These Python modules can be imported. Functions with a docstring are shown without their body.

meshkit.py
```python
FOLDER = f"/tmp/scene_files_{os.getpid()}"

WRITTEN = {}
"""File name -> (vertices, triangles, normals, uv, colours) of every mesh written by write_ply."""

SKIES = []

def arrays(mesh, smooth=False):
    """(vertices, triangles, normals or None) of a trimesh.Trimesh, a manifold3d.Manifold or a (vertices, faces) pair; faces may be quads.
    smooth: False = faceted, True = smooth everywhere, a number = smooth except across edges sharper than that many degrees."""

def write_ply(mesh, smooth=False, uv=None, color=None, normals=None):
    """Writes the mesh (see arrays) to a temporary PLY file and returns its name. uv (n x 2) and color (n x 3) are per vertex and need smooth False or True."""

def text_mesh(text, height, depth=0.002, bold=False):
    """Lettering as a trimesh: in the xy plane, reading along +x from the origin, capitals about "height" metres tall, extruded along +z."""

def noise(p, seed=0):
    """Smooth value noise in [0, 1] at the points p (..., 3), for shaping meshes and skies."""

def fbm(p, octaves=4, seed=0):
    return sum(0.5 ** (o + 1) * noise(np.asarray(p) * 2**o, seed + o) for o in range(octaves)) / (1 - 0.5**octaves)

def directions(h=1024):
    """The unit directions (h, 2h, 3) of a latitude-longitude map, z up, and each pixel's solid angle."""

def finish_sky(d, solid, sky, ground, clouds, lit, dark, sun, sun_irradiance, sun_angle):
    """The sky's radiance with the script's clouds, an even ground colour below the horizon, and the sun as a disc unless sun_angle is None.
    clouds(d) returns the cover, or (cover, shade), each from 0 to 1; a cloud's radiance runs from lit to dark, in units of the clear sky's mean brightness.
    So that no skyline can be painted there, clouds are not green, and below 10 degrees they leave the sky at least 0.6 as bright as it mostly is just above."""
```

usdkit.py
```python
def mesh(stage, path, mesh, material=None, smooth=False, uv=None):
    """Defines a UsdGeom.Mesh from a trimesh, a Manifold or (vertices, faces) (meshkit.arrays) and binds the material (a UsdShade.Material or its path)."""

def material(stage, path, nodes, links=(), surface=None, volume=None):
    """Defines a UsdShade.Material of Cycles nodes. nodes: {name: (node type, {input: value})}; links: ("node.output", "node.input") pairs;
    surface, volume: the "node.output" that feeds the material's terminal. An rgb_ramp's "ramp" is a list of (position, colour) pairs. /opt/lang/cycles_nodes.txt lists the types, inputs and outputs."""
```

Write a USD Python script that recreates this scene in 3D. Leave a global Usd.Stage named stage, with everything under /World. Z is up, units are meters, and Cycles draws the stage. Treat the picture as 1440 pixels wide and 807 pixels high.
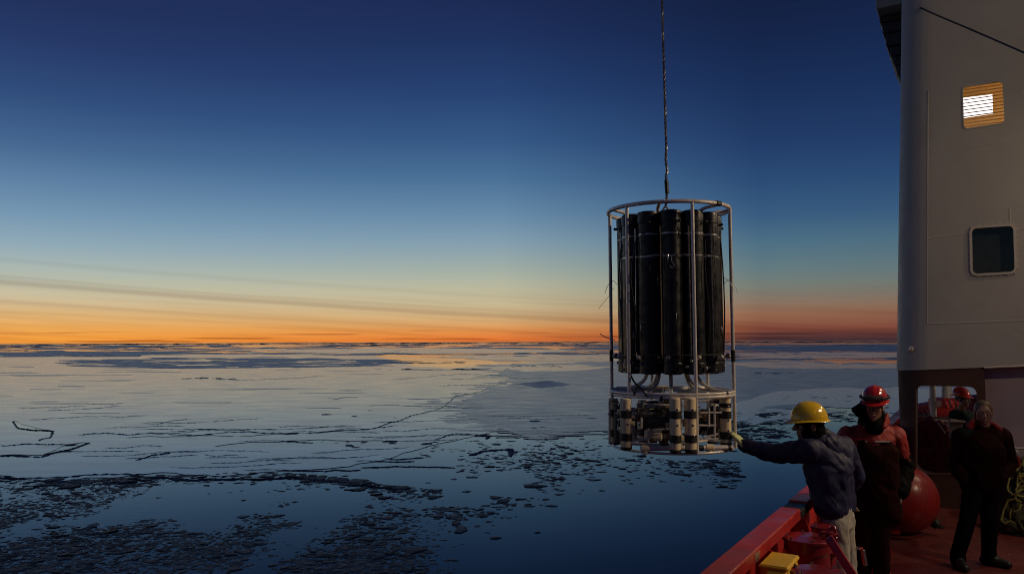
import math, random
import numpy as np, trimesh, usdkit, meshkit
import manifold3d as m3
from manifold3d import Manifold
from shapely.geometry import Polygon, LineString, box as sbox
from shapely.ops import unary_union
from pxr import Usd, UsdGeom, UsdLux, UsdShade, Gf, Sdf

random.seed(7)
rng = np.random.default_rng(7)
stage = Usd.Stage.CreateInMemory()
UsdGeom.Xform.Define(stage, '/World')
UsdGeom.Scope.Define(stage, '/World/Looks')

# ------------------------------------------------------------------ camera
F, CX, CY = 1080.0, 720.0, 403.5            # focal length in pixels of the 1440 px wide photograph
H = 8.0                                     # the eye above the sea
DECK = H - 2.35
PITCH, ROLL = math.radians(4.06), math.radians(0.21)
right = np.array([math.cos(ROLL), 0, -math.sin(ROLL)])
fwd = np.array([0, math.cos(PITCH), math.sin(PITCH)])
up = np.cross(right, fwd); up /= np.linalg.norm(up)
fwd = np.cross(up, right)
EYE = np.array([0, 0, H])
cam = UsdGeom.Camera.Define(stage, '/World/camera')
cam.CreateHorizontalApertureAttr(36.0)
cam.CreateFocalLengthAttr(36.0 * F / 1440)
cam.CreateClippingRangeAttr((0.05, 200000.0))
cam.CreateExposureAttr(0.0)
cam.AddTransformOp().Set(Gf.Matrix4d(*right, 0, *up, 0, *(-fwd), 0, *EYE, 1))

# ------------------------------------------------------------------ sky, sun below the horizon, deck lamp (its fixture is built further down)
SUN_AZ, SUN_EL = math.radians(-40), math.radians(-4.0)      # azimuth from +y towards +x
LAMP_COLOR = (1.0, 0.76, 0.48)
# deck floodlights outside the picture to the right: position, aim, radiance (their fixtures are built further down)
FLOODS = ((np.array([8.5, 8.55, H + 3.3]), np.array([3.6, 6.4, DECK + .4]), 170.0), (np.array([8.9, 2.8, H + 4.6]), np.array([4.6, 9.0, H - .2]), 520.0),
          (np.array([10.5, 4.5, H + 5.1]), np.array([1.7, 6.7, H - .5]), 1500.0))


def lin(c):
    c = np.asarray(c, float) / 255
    return tuple(np.where(c <= 0.04045, c / 12.92, ((c + 0.055) / 1.055) ** 2.4))


def paler(rows):
    out = []
    for e, c in rows:
        k = 0.30 * math.exp(-((e - 2.5) / 1.6) ** 2)
        m = 0.35 * c[0] + 0.5 * c[1] + 0.15 * c[2] + 8
        out.append((e, tuple(x + (m - x) * k for x in c)))
    return out


def sky_ramp(rows):
    """(elevation in degrees, sRGB) rows as ramp stops over sqrt(sin(el)/0.95)"""
    return [(min(1, math.sqrt(max(0, math.sin(math.radians(e))) / 0.95)), lin(c)) for e, c in rows]


GLOW = [(0, (255, 158, 56)), (0.4, (254, 164, 62)), (1.0, (250, 172, 76)), (1.9, (240, 182, 100)), (2.7, (222, 192, 136)), (3.6, (200, 196, 164)), (4.6, (178, 190, 180)), (6.3, (148, 174, 188)),
        (8.1, (122, 156, 182)), (10.3, (96, 132, 168)), (12.6, (70, 105, 147)), (15.7, (49, 78, 125)), (19, (39, 58, 105)), (21.4, (34, 50, 93)), (40, (24, 38, 82)), (70, (18, 28, 64)), (90, (16, 25, 58))]
MIDD = [(0, (228, 110, 46)), (0.3, (238, 127, 55)), (0.8, (240, 146, 68)), (1.3, (234, 166, 92)), (2.0, (222, 180, 114)), (2.8, (211, 188, 134)), (3.4, (202, 189, 146)), (4.2, (188, 188, 160)), (5.4, (166, 179, 170)), (7.4, (135, 163, 180)),
        (9.5, (106, 142, 172)), (12, (77, 117, 155)), (14.7, (56, 92, 138)), (18.4, (39, 67, 116)), (22.3, (31, 50, 95)), (25, (28, 42, 83)), (40, (20, 31, 68)), (70, (15, 24, 55)), (90, (14, 22, 51))]
SIDE = [(0, (64, 48, 55)), (0.4, (96, 59, 57)), (0.9, (138, 79, 63)), (1.9, (149, 104, 80)), (2.6, (142, 117, 98)), (3.9, (120, 127, 119)), (5.0, (103, 126, 131)), (6.9, (80, 115, 136)),
        (8.8, (59, 95, 131)), (11.2, (45, 78, 121)), (13.7, (35, 63, 108)), (17.1, (27, 50, 92)), (20.7, (22, 39, 77)), (23.3, (20, 33, 66)), (40, (16, 26, 57)), (70, (13, 21, 48)), (90, (13, 21, 48))]
BACK = [(0, (26, 28, 40)), (2, (31, 32, 46)), (6, (36, 38, 56)), (12, (30, 38, 66)), (22, (22, 36, 74)), (40, (16, 26, 60)), (90, (14, 22, 52))]

N, Lk = {}, []
N['tc'] = ('texture_coordinate', {})
N['sep'] = ('separate_xyz', {}); Lk.append(('tc.generated', 'sep.vector'))
N['zc'] = ('math', {'math_type': 'maximum', 'value2': 0.0}); Lk.append(('sep.z', 'zc.value1'))
N['zd'] = ('math', {'math_type': 'divide', 'value2': 0.95}); Lk.append(('zc.value', 'zd.value1'))
N['zs'] = ('math', {'math_type': 'sqrt'}); Lk.append(('zd.value', 'zs.value1'))
N['el'] = ('math', {'math_type': 'arcsine'}); Lk.append(('sep.z', 'el.value1'))
N['eld'] = ('math', {'math_type': 'multiply', 'value2': 180 / math.pi}); Lk.append(('el.value', 'eld.value1'))
N['az'] = ('math', {'math_type': 'arctan2'}); Lk += [('sep.x', 'az.value1'), ('sep.y', 'az.value2')]
N['azd'] = ('math', {'math_type': 'multiply', 'value2': 180 / math.pi}); Lk.append(('az.value', 'azd.value1'))
# the angle from the sun's azimuth, 0..180, through its cosine
N['a0'] = ('math', {'math_type': 'subtract', 'value2': SUN_AZ}); Lk.append(('az.value', 'a0.value1'))
N['a1'] = ('math', {'math_type': 'cosine'}); Lk.append(('a0.value', 'a1.value1'))
N['a2'] = ('math', {'math_type': 'arccosine'}); Lk.append(('a1.value', 'a2.value1'))
N['a3'] = ('math', {'math_type': 'multiply', 'value2': 180 / math.pi}); Lk.append(('a2.value', 'a3.value1'))
for k, rows in (('glow', GLOW), ('midd', MIDD), ('side', SIDE), ('back', BACK)):
    N[k] = ('rgb_ramp', {'ramp': sky_ramp(paler(rows) if k in ('glow', 'midd') else rows)}); Lk.append(('zs.value', k + '.fac'))
prev = 'glow.color'
for k, lo, hi in (('midd', 8, 39), ('side', 39, 58), ('back', 60, 140)):
    N['f' + k] = ('map_range', {'range_type': 'linear', 'from_min': lo, 'from_max': hi, 'to_min': 0., 'to_max': 1., 'clamp': True}); Lk.append(('a3.value', f'f{k}.value'))
    N['x' + k] = ('mix_color', {'blend_type': 'mix', 'use_clamp': True}); Lk += [(f'f{k}.result', f'x{k}.fac'), (prev, f'x{k}.a'), (k + '.color', f'x{k}.b')]
    prev = f'x{k}.result'
# thin layered clouds low over the horizon, sinking a little to the right; broken up by noise
N['t0'] = ('math', {'math_type': 'multiply_add', 'value2': 0.0566}); Lk += [('azd.value', 't0.value1'), ('eld.value', 't0.value3')]
N['nv'] = ('combine_xyz', {}); N['nx'] = ('math', {'math_type': 'multiply', 'value2': 0.045}); N['ny'] = ('math', {'math_type': 'multiply', 'value2': 1.0})
Lk += [('azd.value', 'nx.value1'), ('t0.value', 'ny.value1'), ('nx.value', 'nv.x'), ('ny.value', 'nv.y')]
N['n1'] = ('noise_texture', {'scale': 1.0, 'detail': 5.0, 'roughness': 0.55, 'distortion': 0.3}); Lk.append(('nv.vector', 'n1.vector'))
N['wob'] = ('math', {'math_type': 'multiply_add', 'value2': 0.5}); Lk += [('n1.fac', 'wob.value1'), ('t0.value', 'wob.value3')]
N['band'] = ('rgb_ramp', {'ramp': [(0, (0.0,) * 3), (0.12, (0.05,) * 3), (0.17, (0.35,) * 3), (0.2, (0.05,) * 3), (0.27, (0.0,) * 3), (0.315, (0.10,) * 3), (0.338, (0.46,) * 3), (0.366, (0.48,) * 3), (0.395, (0.22,) * 3), (0.42, (0.30,) * 3), (0.44, (0.05,) * 3), (0.55, (0.0,) * 3), (0.60, (0.16,) * 3), (0.63, (0.0,) * 3), (1, (0.0,) * 3)]})
N['bandin'] = ('math', {'math_type': 'divide', 'value2': 6.0}); Lk += [('wob.value', 'bandin.value1'), ('bandin.value', 'band.fac')]
N['nv2'] = ('combine_xyz', {}); N['nx2'] = ('math', {'math_type': 'multiply', 'value2': 0.07}); N['ny2'] = ('math', {'math_type': 'multiply', 'value2': 2.6})
Lk += [('azd.value', 'nx2.value1'), ('t0.value', 'ny2.value1'), ('nx2.value', 'nv2.x'), ('ny2.value', 'nv2.y')]
N['n2'] = ('noise_texture', {'scale': 1.0, 'detail': 4.0, 'roughness': 0.5}); Lk.append(('nv2.vector', 'n2.vector'))
N['n2r'] = ('map_range', {'from_min': 0.46, 'from_max': 0.70, 'to_min': 0., 'to_max': 0.5, 'clamp': True}); Lk.append(('n2.fac', 'n2r.value'))
N['low'] = ('map_range', {'from_min': 0.2, 'from_max': 4.5, 'to_min': 1., 'to_max': 0., 'clamp': True}); Lk.append(('eld.value', 'low.value'))
N['n2l'] = ('math', {'math_type': 'multiply'}); Lk += [('n2r.result', 'n2l.value1'), ('low.result', 'n2l.value2')]
N['nv3'] = ('combine_xyz', {'z': 3.7}); N['nx3'] = ('math', {'math_type': 'multiply', 'value2': 0.11}); N['ny3'] = ('math', {'math_type': 'multiply', 'value2': 5.0})
Lk += [('azd.value', 'nx3.value1'), ('eld.value', 'ny3.value1'), ('nx3.value', 'nv3.x'), ('ny3.value', 'nv3.y')]
N['n3'] = ('noise_texture', {'scale': 1.0, 'detail': 3.0, 'roughness': 0.45}); Lk.append(('nv3.vector', 'n3.vector'))
N['n3r'] = ('map_range', {'from_min': 0.56, 'from_max': 0.62, 'to_min': 0., 'to_max': 0.9, 'clamp': True}); Lk.append(('n3.fac', 'n3r.value'))
N['low3'] = ('map_range', {'from_min': 0.5, 'from_max': 1.1, 'to_min': 1., 'to_max': 0., 'clamp': True}); Lk.append(('eld.value', 'low3.value'))
N['n3l'] = ('math', {'math_type': 'multiply'}); Lk += [('n3r.result', 'n3l.value1'), ('low3.result', 'n3l.value2')]
N['cov0'] = ('math', {'math_type': 'maximum'}); Lk += [('band.color', 'cov0.value1'), ('n2l.value', 'cov0.value2')]
N['cov'] = ('math', {'math_type': 'maximum'}); Lk += [('cov0.value', 'cov.value1'), ('n3l.value', 'cov.value2')]
N['cl'] = ('mix_color', {'blend_type': 'multiply', 'fac': 1.0, 'b': (0.56, 0.47, 0.47)}); Lk.append((prev, 'cl.a'))
N['cm'] = ('mix_color', {'blend_type': 'mix'}); Lk += [('cov.value', 'cm.fac'), (prev, 'cm.a'), ('cl.result', 'cm.b')]
# the physical twilight sky, a small share of the whole
N['sky'] = ('sky_texture', {'sky_type': 'single_scattering', 'sun_disc': False, 'sun_elevation': SUN_EL, 'sun_rotation': SUN_AZ, 'altitude': 20., 'air_density': 1., 'aerosol_density': 1., 'ozone_density': 3.})
N['sc'] = ('vector_math', {'math_type': 'scale', 'scale': 9.3}); Lk.append(('cm.result', 'sc.vector1'))
N['s2'] = ('vector_math', {'math_type': 'scale', 'scale': 0.5}); Lk.append(('sky.color', 's2.vector1'))
N['sum'] = ('vector_math', {'math_type': 'add'}); Lk += [('sc.vector', 'sum.vector1'), ('s2.vector', 'sum.vector2')]
N['bg'] = ('background_shader', {'strength': 0.1}); Lk.append(('sum.vector', 'bg.color'))
dome = UsdLux.DomeLight.Define(stage, '/World/sky')
dome.GetPrim().SetCustomDataByKey('kind', 'structure')
UsdShade.MaterialBindingAPI.Apply(dome.GetPrim()).Bind(usdkit.material(stage, '/World/Looks/sky', N, Lk, surface='bg.background'))

sun = UsdLux.DistantLight.Define(stage, '/World/sun')       # below the horizon: the sea keeps it off everything
sun.CreateIntensityAttr(0.5); sun.CreateAngleAttr(0.5); sun.CreateNormalizeAttr(True); sun.CreateColorAttr(Gf.Vec3f(1, .8, .6))
sun.AddRotateXYZOp().Set((90 - math.degrees(SUN_EL), 0, 180 - math.degrees(SUN_AZ)))

# ------------------------------------------------------------------ helpers
used = {}
BASE = {}


def numbered(parent, name):
    k = used.get((parent, name), 0)
    used[(parent, name)] = k + 1
    return f'{parent}/{name}' + (f'_{k:03d}' if k else '')


def data(p, label=None, cat=None, group=None, kind=None):
    for k, v in (('label', label), ('category', cat), ('group', group), ('kind', kind)):
        if v:
            p.SetCustomDataByKey(k, v)


def thing(name, label, cat, base=(0, 0, 0), group=None):
    path = numbered('/World', name)
    x = UsdGeom.Xform.Define(stage, path)
    x.AddTranslateOp().Set(tuple(float(b) for b in base))
    BASE[path] = np.asarray(base, float)
    data(x.GetPrim(), label, cat, group)
    return path


def base_of(path):
    while path not in BASE and path.count('/') > 1:
        path = path.rsplit('/', 1)[0]
    return BASE.get(path, np.zeros(3))


def obj(name, mesh, mat, parent='/World', label=None, cat=None, group=None, kind=None, smooth=35):
    """One Mesh prim of a mesh given in world coordinates."""
    path = numbered(parent, name)
    v, f, n = meshkit.arrays(mesh, smooth)
    b = base_of(parent)
    m = usdkit.mesh(stage, path, (v - b, f), mat)
    if n is not None:
        from pxr import Vt
        m.CreateNormalsAttr(Vt.Vec3fArray.FromNumpy(n.astype(np.float32))); m.SetNormalsInterpolation('vertex')
    data(m.GetPrim(), label, cat, group, kind)
    return path


def at(px, py, Y):
    """the point seen at pixel (px, py) of the photograph, at depth Y"""
    d = fwd + right * (px - CX) / F + up * (CY - py) / F
    return EYE + d * (Y / d[1])


def ground(px, py, z=0.0):
    d = fwd + right * (px - CX) / F + up * (CY - py) / F
    return EYE + d * ((z - H) / d[2])


cat = trimesh.util.concatenate


def M(man):
    m = man.to_mesh()
    return trimesh.Trimesh(m.vert_properties[:, :3], m.tri_verts, process=False)


def tube(pts, r, sides=8, closed=False, caps=True):
    p = np.asarray(pts, float)
    n = len(p)
    if closed:
        t = np.roll(p, -1, 0) - np.roll(p, 1, 0)
    else:
        t = np.gradient(p, axis=0)
    t /= np.linalg.norm(t, axis=1, keepdims=True) + 1e-12
    a = np.zeros_like(p)
    ref = np.array([0, 0, 1.0]) if abs(t[0, 2]) < .9 else np.array([1.0, 0, 0])
    for i in range(n):
        x = ref - t[i] * (ref @ t[i]); x /= np.linalg.norm(x) + 1e-12
        a[i] = x; ref = x
    b = np.cross(t, a)
    ang = np.arange(sides) * 2 * math.pi / sides
    rr = np.broadcast_to(np.asarray(r, float), (n,))
    v = p[:, None] + rr[:, None, None] * (np.cos(ang)[None, :, None] * a[:, None] + np.sin(ang)[None, :, None] * b[:, None])
    v = v.reshape(-1, 3)
    fs = []
    for i in range(n if closed else n - 1):
        j = (i + 1) % n
        for k in range(sides):
            l = (k + 1) % sides
            fs += [[i * sides + k, i * sides + l, j * sides + l], [i * sides + k, j * sides + l, j * sides + k]]
    if caps and not closed:
        v = np.vstack([v, p[0], p[-1]]); c0, c1 = len(v) - 2, len(v) - 1
        for k in range(sides):
            l = (k + 1) % sides
            fs += [[c0, l, k], [c1, (n - 1) * sides + k, (n - 1) * sides + l]]
    return trimesh.Trimesh(v, np.array(fs)[:, ::-1] if False else fs, process=False)


def spline(pts, n=24):
    """Catmull-Rom through the points"""
    p = np.asarray(pts, float)
    p = np.vstack([2 * p[0] - p[1], p, 2 * p[-1] - p[-2]])
    out = []
    m = len(p) - 3
    for i in range(m):
        for t in np.linspace(0, 1, max(2, n // m), endpoint=False):
            a, b, c, d = p[i:i + 4]
            out.append(0.5 * (2 * b + (c - a) * t + (2 * a - 5 * b + 4 * c - d) * t * t + (3 * b - a - 3 * c + d) * t ** 3))
    out.append(p[-2])
    return np.array(out)


def cyl(p0, p1, r, sides=20, bevel=0.0):
    p0, p1 = np.asarray(p0, float), np.asarray(p1, float)
    L = np.linalg.norm(p1 - p0)
    if bevel:
        d = (p1 - p0) / L
        return tube([p0, p0 + d * 1e-4, p0 + d * bevel, p1 - d * bevel, p1 - d * 1e-4, p1], [r - bevel, r - bevel, r, r, r - bevel, r - bevel], sides)
    return tube([p0, p1], r, sides)


def rbox(size, c=0.01, axes=None, at_=(0, 0, 0)):
    """a box with chamfered edges; axes: 3 rows; centre at_"""
    s = np.asarray(size, float) / 2
    pts = []
    for sx in (-1, 1):
        for sy in (-1, 1):
            for sz in (-1, 1):
                q = np.array([sx, sy, sz]) * s
                for k in range(3):
                    w = q - np.array([sx, sy, sz]) * c; w[k] = q[k]
                    pts.append(w)
    m = trimesh.convex.convex_hull(np.array(pts))
    v = np.array(m.vertices)
    if axes is not None:
        v = v @ np.asarray(axes)
    return trimesh.Trimesh(v + np.asarray(at_), m.faces, process=False)


def ring(c, R, r, n=72, sides=10):
    a = np.arange(n) * 2 * math.pi / n
    return tube(np.stack([c[0] + R * np.cos(a), c[1] + R * np.sin(a), np.full(n, c[2])], 1), r, sides, closed=True)


def lathe(profile, c, n=40):
    """profile: (r, z) rows from bottom to top, about a vertical axis at c"""
    a = np.arange(n) * 2 * math.pi / n
    v, fs = [], []
    P = np.asarray(profile, float)
    for r, z in P:
        v += [(c[0] + r * math.cos(x), c[1] + r * math.sin(x), c[2] + z) for x in a]
    for i in range(len(P) - 1):
        for k in range(n):
            l = (k + 1) % n
            fs += [[i * n + k, i * n + l, (i + 1) * n + l], [i * n + k, (i + 1) * n + l, (i + 1) * n + k]]
    return trimesh.Trimesh(v, fs, process=False)


def ball(p, r, s=(1, 1, 1), seg=18):
    return Manifold.sphere(1.0, seg).scale([r * s[0], r * s[1], r * s[2]]).translate([float(x) for x in p])


def hull(*balls):
    return Manifold.batch_hull([b if isinstance(b, Manifold) else ball(*b) for b in balls])


FOLD1 = np.array([.55, -.25, -.80]); FOLD1 /= np.linalg.norm(FOLD1)
FOLD2 = np.array([-.80, .25, -.54]); FOLD2 /= np.linalg.norm(FOLD2)


def blend(mans, edge=0.02, it=8, wrinkle=0.0, scale=(14, 14, 30), seed=0):
    m = Manifold.batch_boolean(list(mans), m3.OpType.Add).refine_to_length(edge)
    t = M(m)
    t.merge_vertices()
    old = np.array(t.vertices)
    trimesh.smoothing.filter_taubin(t, lamb=0.5, nu=0.52, iterations=it)
    new = np.array(t.vertices)
    bad = np.linalg.norm(new - old, axis=1) > 1.2 * edge
    new[bad] = old[bad]
    t.vertices = new
    if wrinkle:
        n = t.vertex_normals
        v = np.array(t.vertices)
        w = 0
        for q, amp in ((FOLD1, .62), (FOLD2, .38)):         # slanting folds, much longer than wide
            along = v @ q
            u_ = v * 19 + q * (along * (4.5 - 19))[:, None]
            x_ = meshkit.fbm(u_ + seed, 2, seed)
            w = w + amp * (1 - np.abs(x_ - 0.5) * 5.0)
        w = w * (0.35 + 1.3 * meshkit.noise(v * 5, seed + 3))
        t.vertices = v + n * (w * wrinkle - wrinkle * 0.4)[:, None]
    return t


# ------------------------------------------------------------------ materials
MATS = {}


def paint(name, color, rough=0.5, var=0.12, scale=3.0, metal=0.0, bump=0.0, bscale=40.0, dirt=None, dirt_scale=1.5, dirt_amt=0.5, spec=0.5, coat=0.0, obj_rand=0.0, rvar=0.15, stretch=(1, 1, 1)):
    """principled paint or cloth with mottled colour, worn patches of a second colour, uneven gloss and a fine relief"""
    n = {'g': ('geometry', {}), 'mp': ('mapping', {'scale': stretch}), 'n': ('noise_texture', {'scale': scale, 'detail': 6.0, 'roughness': 0.6}),
         'r': ('rgb_ramp', {'ramp': [(0.25, tuple(np.clip(np.array(color) * (1 - var), 0, 1))), (0.75, tuple(np.clip(np.array(color) * (1 + var), 0, 1)))]}),
         'p': ('principled_bsdf', {'metallic': metal, 'specular_ior_level': spec, 'coat_weight': coat, 'coat_roughness': 0.1})}
    l = [('g.position', 'mp.vector'), ('mp.vector', 'n.vector'), ('n.fac', 'r.fac')]
    col = 'r.color'
    n['rr'] = ('map_range', {'from_min': 0.3, 'from_max': 0.7, 'to_min': max(0.02, rough - rvar), 'to_max': min(1, rough + rvar), 'clamp': True})
    n['n3'] = ('noise_texture', {'scale': scale * 2.3, 'detail': 5.0, 'roughness': 0.6})
    l += [('mp.vector', 'n3.vector'), ('n3.fac', 'rr.value'), ('rr.result', 'p.roughness')]
    if dirt is not None:
        n['n2'] = ('noise_texture', {'scale': dirt_scale, 'detail': 8.0, 'roughness': 0.7, 'distortion': 0.4})
        n['dr'] = ('map_range', {'from_min': 0.52, 'from_max': 0.70, 'to_min': 0., 'to_max': dirt_amt, 'clamp': True})
        n['mx'] = ('mix_color', {'blend_type': 'mix', 'b': dirt})
        l += [('mp.vector', 'n2.vector'), ('n2.fac', 'dr.value'), ('dr.result', 'mx.fac'), (col, 'mx.a')]
        col = 'mx.result'
    l.append((col, 'p.base_color'))
    if bump:
        n['nb'] = ('noise_texture', {'scale': bscale, 'detail': 4.0, 'roughness': 0.6})
        n['b'] = ('bump', {'strength': 0.8, 'distance': bump})
        l += [('mp.vector', 'nb.vector'), ('nb.fac', 'b.height'), ('b.normal', 'p.normal')]
    MATS[name] = usdkit.material(stage, f'/World/Looks/{name}', n, l, surface='p.BSDF')
    return MATS[name]


paint('red_paint', (0.46, 0.026, 0.026), 0.38, 0.22, 2.5, bump=0.004, bscale=22, dirt=(0.22, 0.08, 0.07), dirt_scale=7.0, dirt_amt=0.55)
paint('dark_red_gloss', (0.26, 0.018, 0.022), 0.22, 0.25, 5.0, bump=0.003, bscale=30, coat=0.5, dirt=(0.10, 0.02, 0.02), dirt_scale=6.0)
paint('deck_paint', (0.19, 0.045, 0.04), 0.34, 0.22, 1.2, bump=0.006, bscale=9, dirt=(0.13, 0.055, 0.045), dirt_scale=1.8, dirt_amt=0.8, rvar=0.3)
paint('white_paint', (0.45, 0.435, 0.40), 0.5, 0.06, 1.2, bump=0.006, bscale=3.0, dirt=(0.32, 0.28, 0.23), dirt_scale=1.1, dirt_amt=0.4)
paint('brown_paint', (0.085, 0.045, 0.034), 0.65, spec=0.25, var=0.15, scale=2.0, bump=0.004, bscale=8, dirt=(0.10, 0.06, 0.05))
paint('mauve_paint', (0.42, 0.34, 0.36), 0.5, 0.08, 2.0, bump=0.004, bscale=4, dirt=(0.30, 0.24, 0.25))
paint('weld_paint', (0.60, 0.55, 0.48), 0.4, 0.06, 4.0)
paint('black_pvc', (0.007, 0.007, 0.008), 0.36, 0.3, 6.0, bump=0.001, bscale=60)
paint('black_rubber', (0.011, 0.011, 0.012), 0.55, 0.3, 9.0, bump=0.002, bscale=50)
paint('frame_alloy', (0.74, 0.69, 0.65), 0.32, 0.14, 9.0, metal=0.25, bump=0.001, bscale=60, dirt=(0.50, 0.44, 0.40), dirt_scale=12.0)
paint('steel', (0.42, 0.41, 0.40), 0.3, 0.15, 12.0, metal=0.9)
paint('tube_beige', (0.80, 0.66, 0.43), 0.42, 0.10, 9.0, dirt=(0.60, 0.46, 0.28), dirt_scale=14.0)
paint('brass', (0.46, 0.28, 0.12), 0.35, 0.2, 12.0, metal=0.7)
paint('dark_device', (0.045, 0.04, 0.038), 0.4, 0.3, 12.0, bump=0.002, bscale=40)
paint('yellow_plastic', (0.86, 0.50, 0.02), 0.42, 0.1, 8.0, dirt=(0.60, 0.30, 0.02), dirt_scale=10.0, bump=0.001, bscale=30)
paint('yellow_helmet', (0.80, 0.50, 0.015), 0.16, 0.04, 10.0, coat=0.6, rvar=0.05, dirt=(0.55, 0.34, 0.02), dirt_scale=20.0, dirt_amt=0.4)
paint('red_helmet', (0.42, 0.018, 0.02), 0.18, 0.06, 10.0, coat=0.5, rvar=0.06)
paint('navy_cloth', (0.017, 0.018, 0.060), 0.62, 0.25, 7.0, bump=0.004, bscale=60, spec=0.3, stretch=(1.6, 1.6, 0.7))
paint('red_cloth', (0.24, 0.010, 0.010), 0.65, 0.2, 7.0, bump=0.004, bscale=60, stretch=(1.5, 1.5, 0.8))
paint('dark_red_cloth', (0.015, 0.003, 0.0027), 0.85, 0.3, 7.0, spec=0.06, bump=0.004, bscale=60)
paint('black_cloth', (0.0045, 0.0042, 0.0045), 0.85, 0.3, 7.0, spec=0.06, bump=0.004, bscale=60)
paint('grey_cloth', (0.34, 0.31, 0.27), 0.75, 0.18, 8.0, bump=0.004, bscale=60, stretch=(2, 2, 0.6), dirt=(0.22, 0.19, 0.16), dirt_scale=7.0)
paint('green_cloth', (0.010, 0.020, 0.017), 0.8, 0.3, 7.0, spec=0.15)
paint('reflective_tape', (0.26, 0.26, 0.26), 0.35, 0.1, 20.0)
paint('glove_yellow', (0.62, 0.66, 0.30), 0.6, 0.12, 30.0, bump=0.003, bscale=80)
paint('glove_tan', (0.20, 0.17, 0.10), 0.7, 0.2, 30.0, bump=0.003, bscale=80)
paint('skin', (0.27, 0.15, 0.11), 0.5, 0.1, 25.0, bump=0.001, bscale=120)
paint('hair_brown', (0.10, 0.065, 0.035), 0.55, 0.4, 40.0, bump=0.004, bscale=90, stretch=(1, 1, 0.3))
paint('hair_dark', (0.012, 0.010, 0.009), 0.55, 0.4, 40.0, bump=0.004, bscale=90, stretch=(1, 1, 0.3))
paint('eye', (0.55, 0.53, 0.50), 0.15, 0.02)
paint('buoy_vinyl', (0.34, 0.022, 0.018), 0.34, 0.15, 3.0, dirt=(0.20, 0.04, 0.03), dirt_scale=4.0, bump=0.002, bscale=10)
paint('rope_yellow', (0.26, 0.24, 0.05), 0.8, 0.3, 20.0, bump=0.006, bscale=60)
paint('net_dark', (0.06, 0.055, 0.025), 0.9, 0.35, 9.0, bump=0.03, bscale=25)
paint('cable_black', (0.016, 0.016, 0.017), 0.4, 0.3, 30.0)
paint('wire_steel', (0.22, 0.21, 0.22), 0.34, 0.3, 30.0, metal=0.7)
paint('hull_paint', (0.20, 0.025, 0.022), 0.45, 0.2, 0.8, dirt=(0.12, 0.05, 0.04))
paint('locker_beige', (0.36, 0.26, 0.20), 0.5, 0.12, 6.0)
paint('blind_slat', (0.62, 0.40, 0.13), 0.5, 0.06, 20.0)
paint('cabin_wall', (0.70, 0.50, 0.22), 0.7, 0.06, 3.0)
paint('dark_interior', (0.02, 0.018, 0.017), 0.8, 0.1)

MATS['panel_light'] = usdkit.material(stage, '/World/Looks/panel_light', {'e': ('emission', {'color': (1, 0.92, 0.92), 'strength': 1.8})}, [], surface='e.emission')
MATS['lamp_glow'] = usdkit.material(stage, '/World/Looks/lamp_glow', {'e': ('emission', {'color': LAMP_COLOR, 'strength': 6.0})}, [], surface='e.emission')
MATS['glass'] = usdkit.material(stage, '/World/Looks/glass', {'t': ('transparent_bsdf', {'color': (0.93, 0.95, 0.95)}), 'g': ('glossy_bsdf', {'color': (1, 1, 1), 'roughness': 0.03}), 'm': ('mix_closure', {'fac': 0.025})},
                                [('t.BSDF', 'm.closure1'), ('g.BSDF', 'm.closure2')], surface='m.closure')

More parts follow.
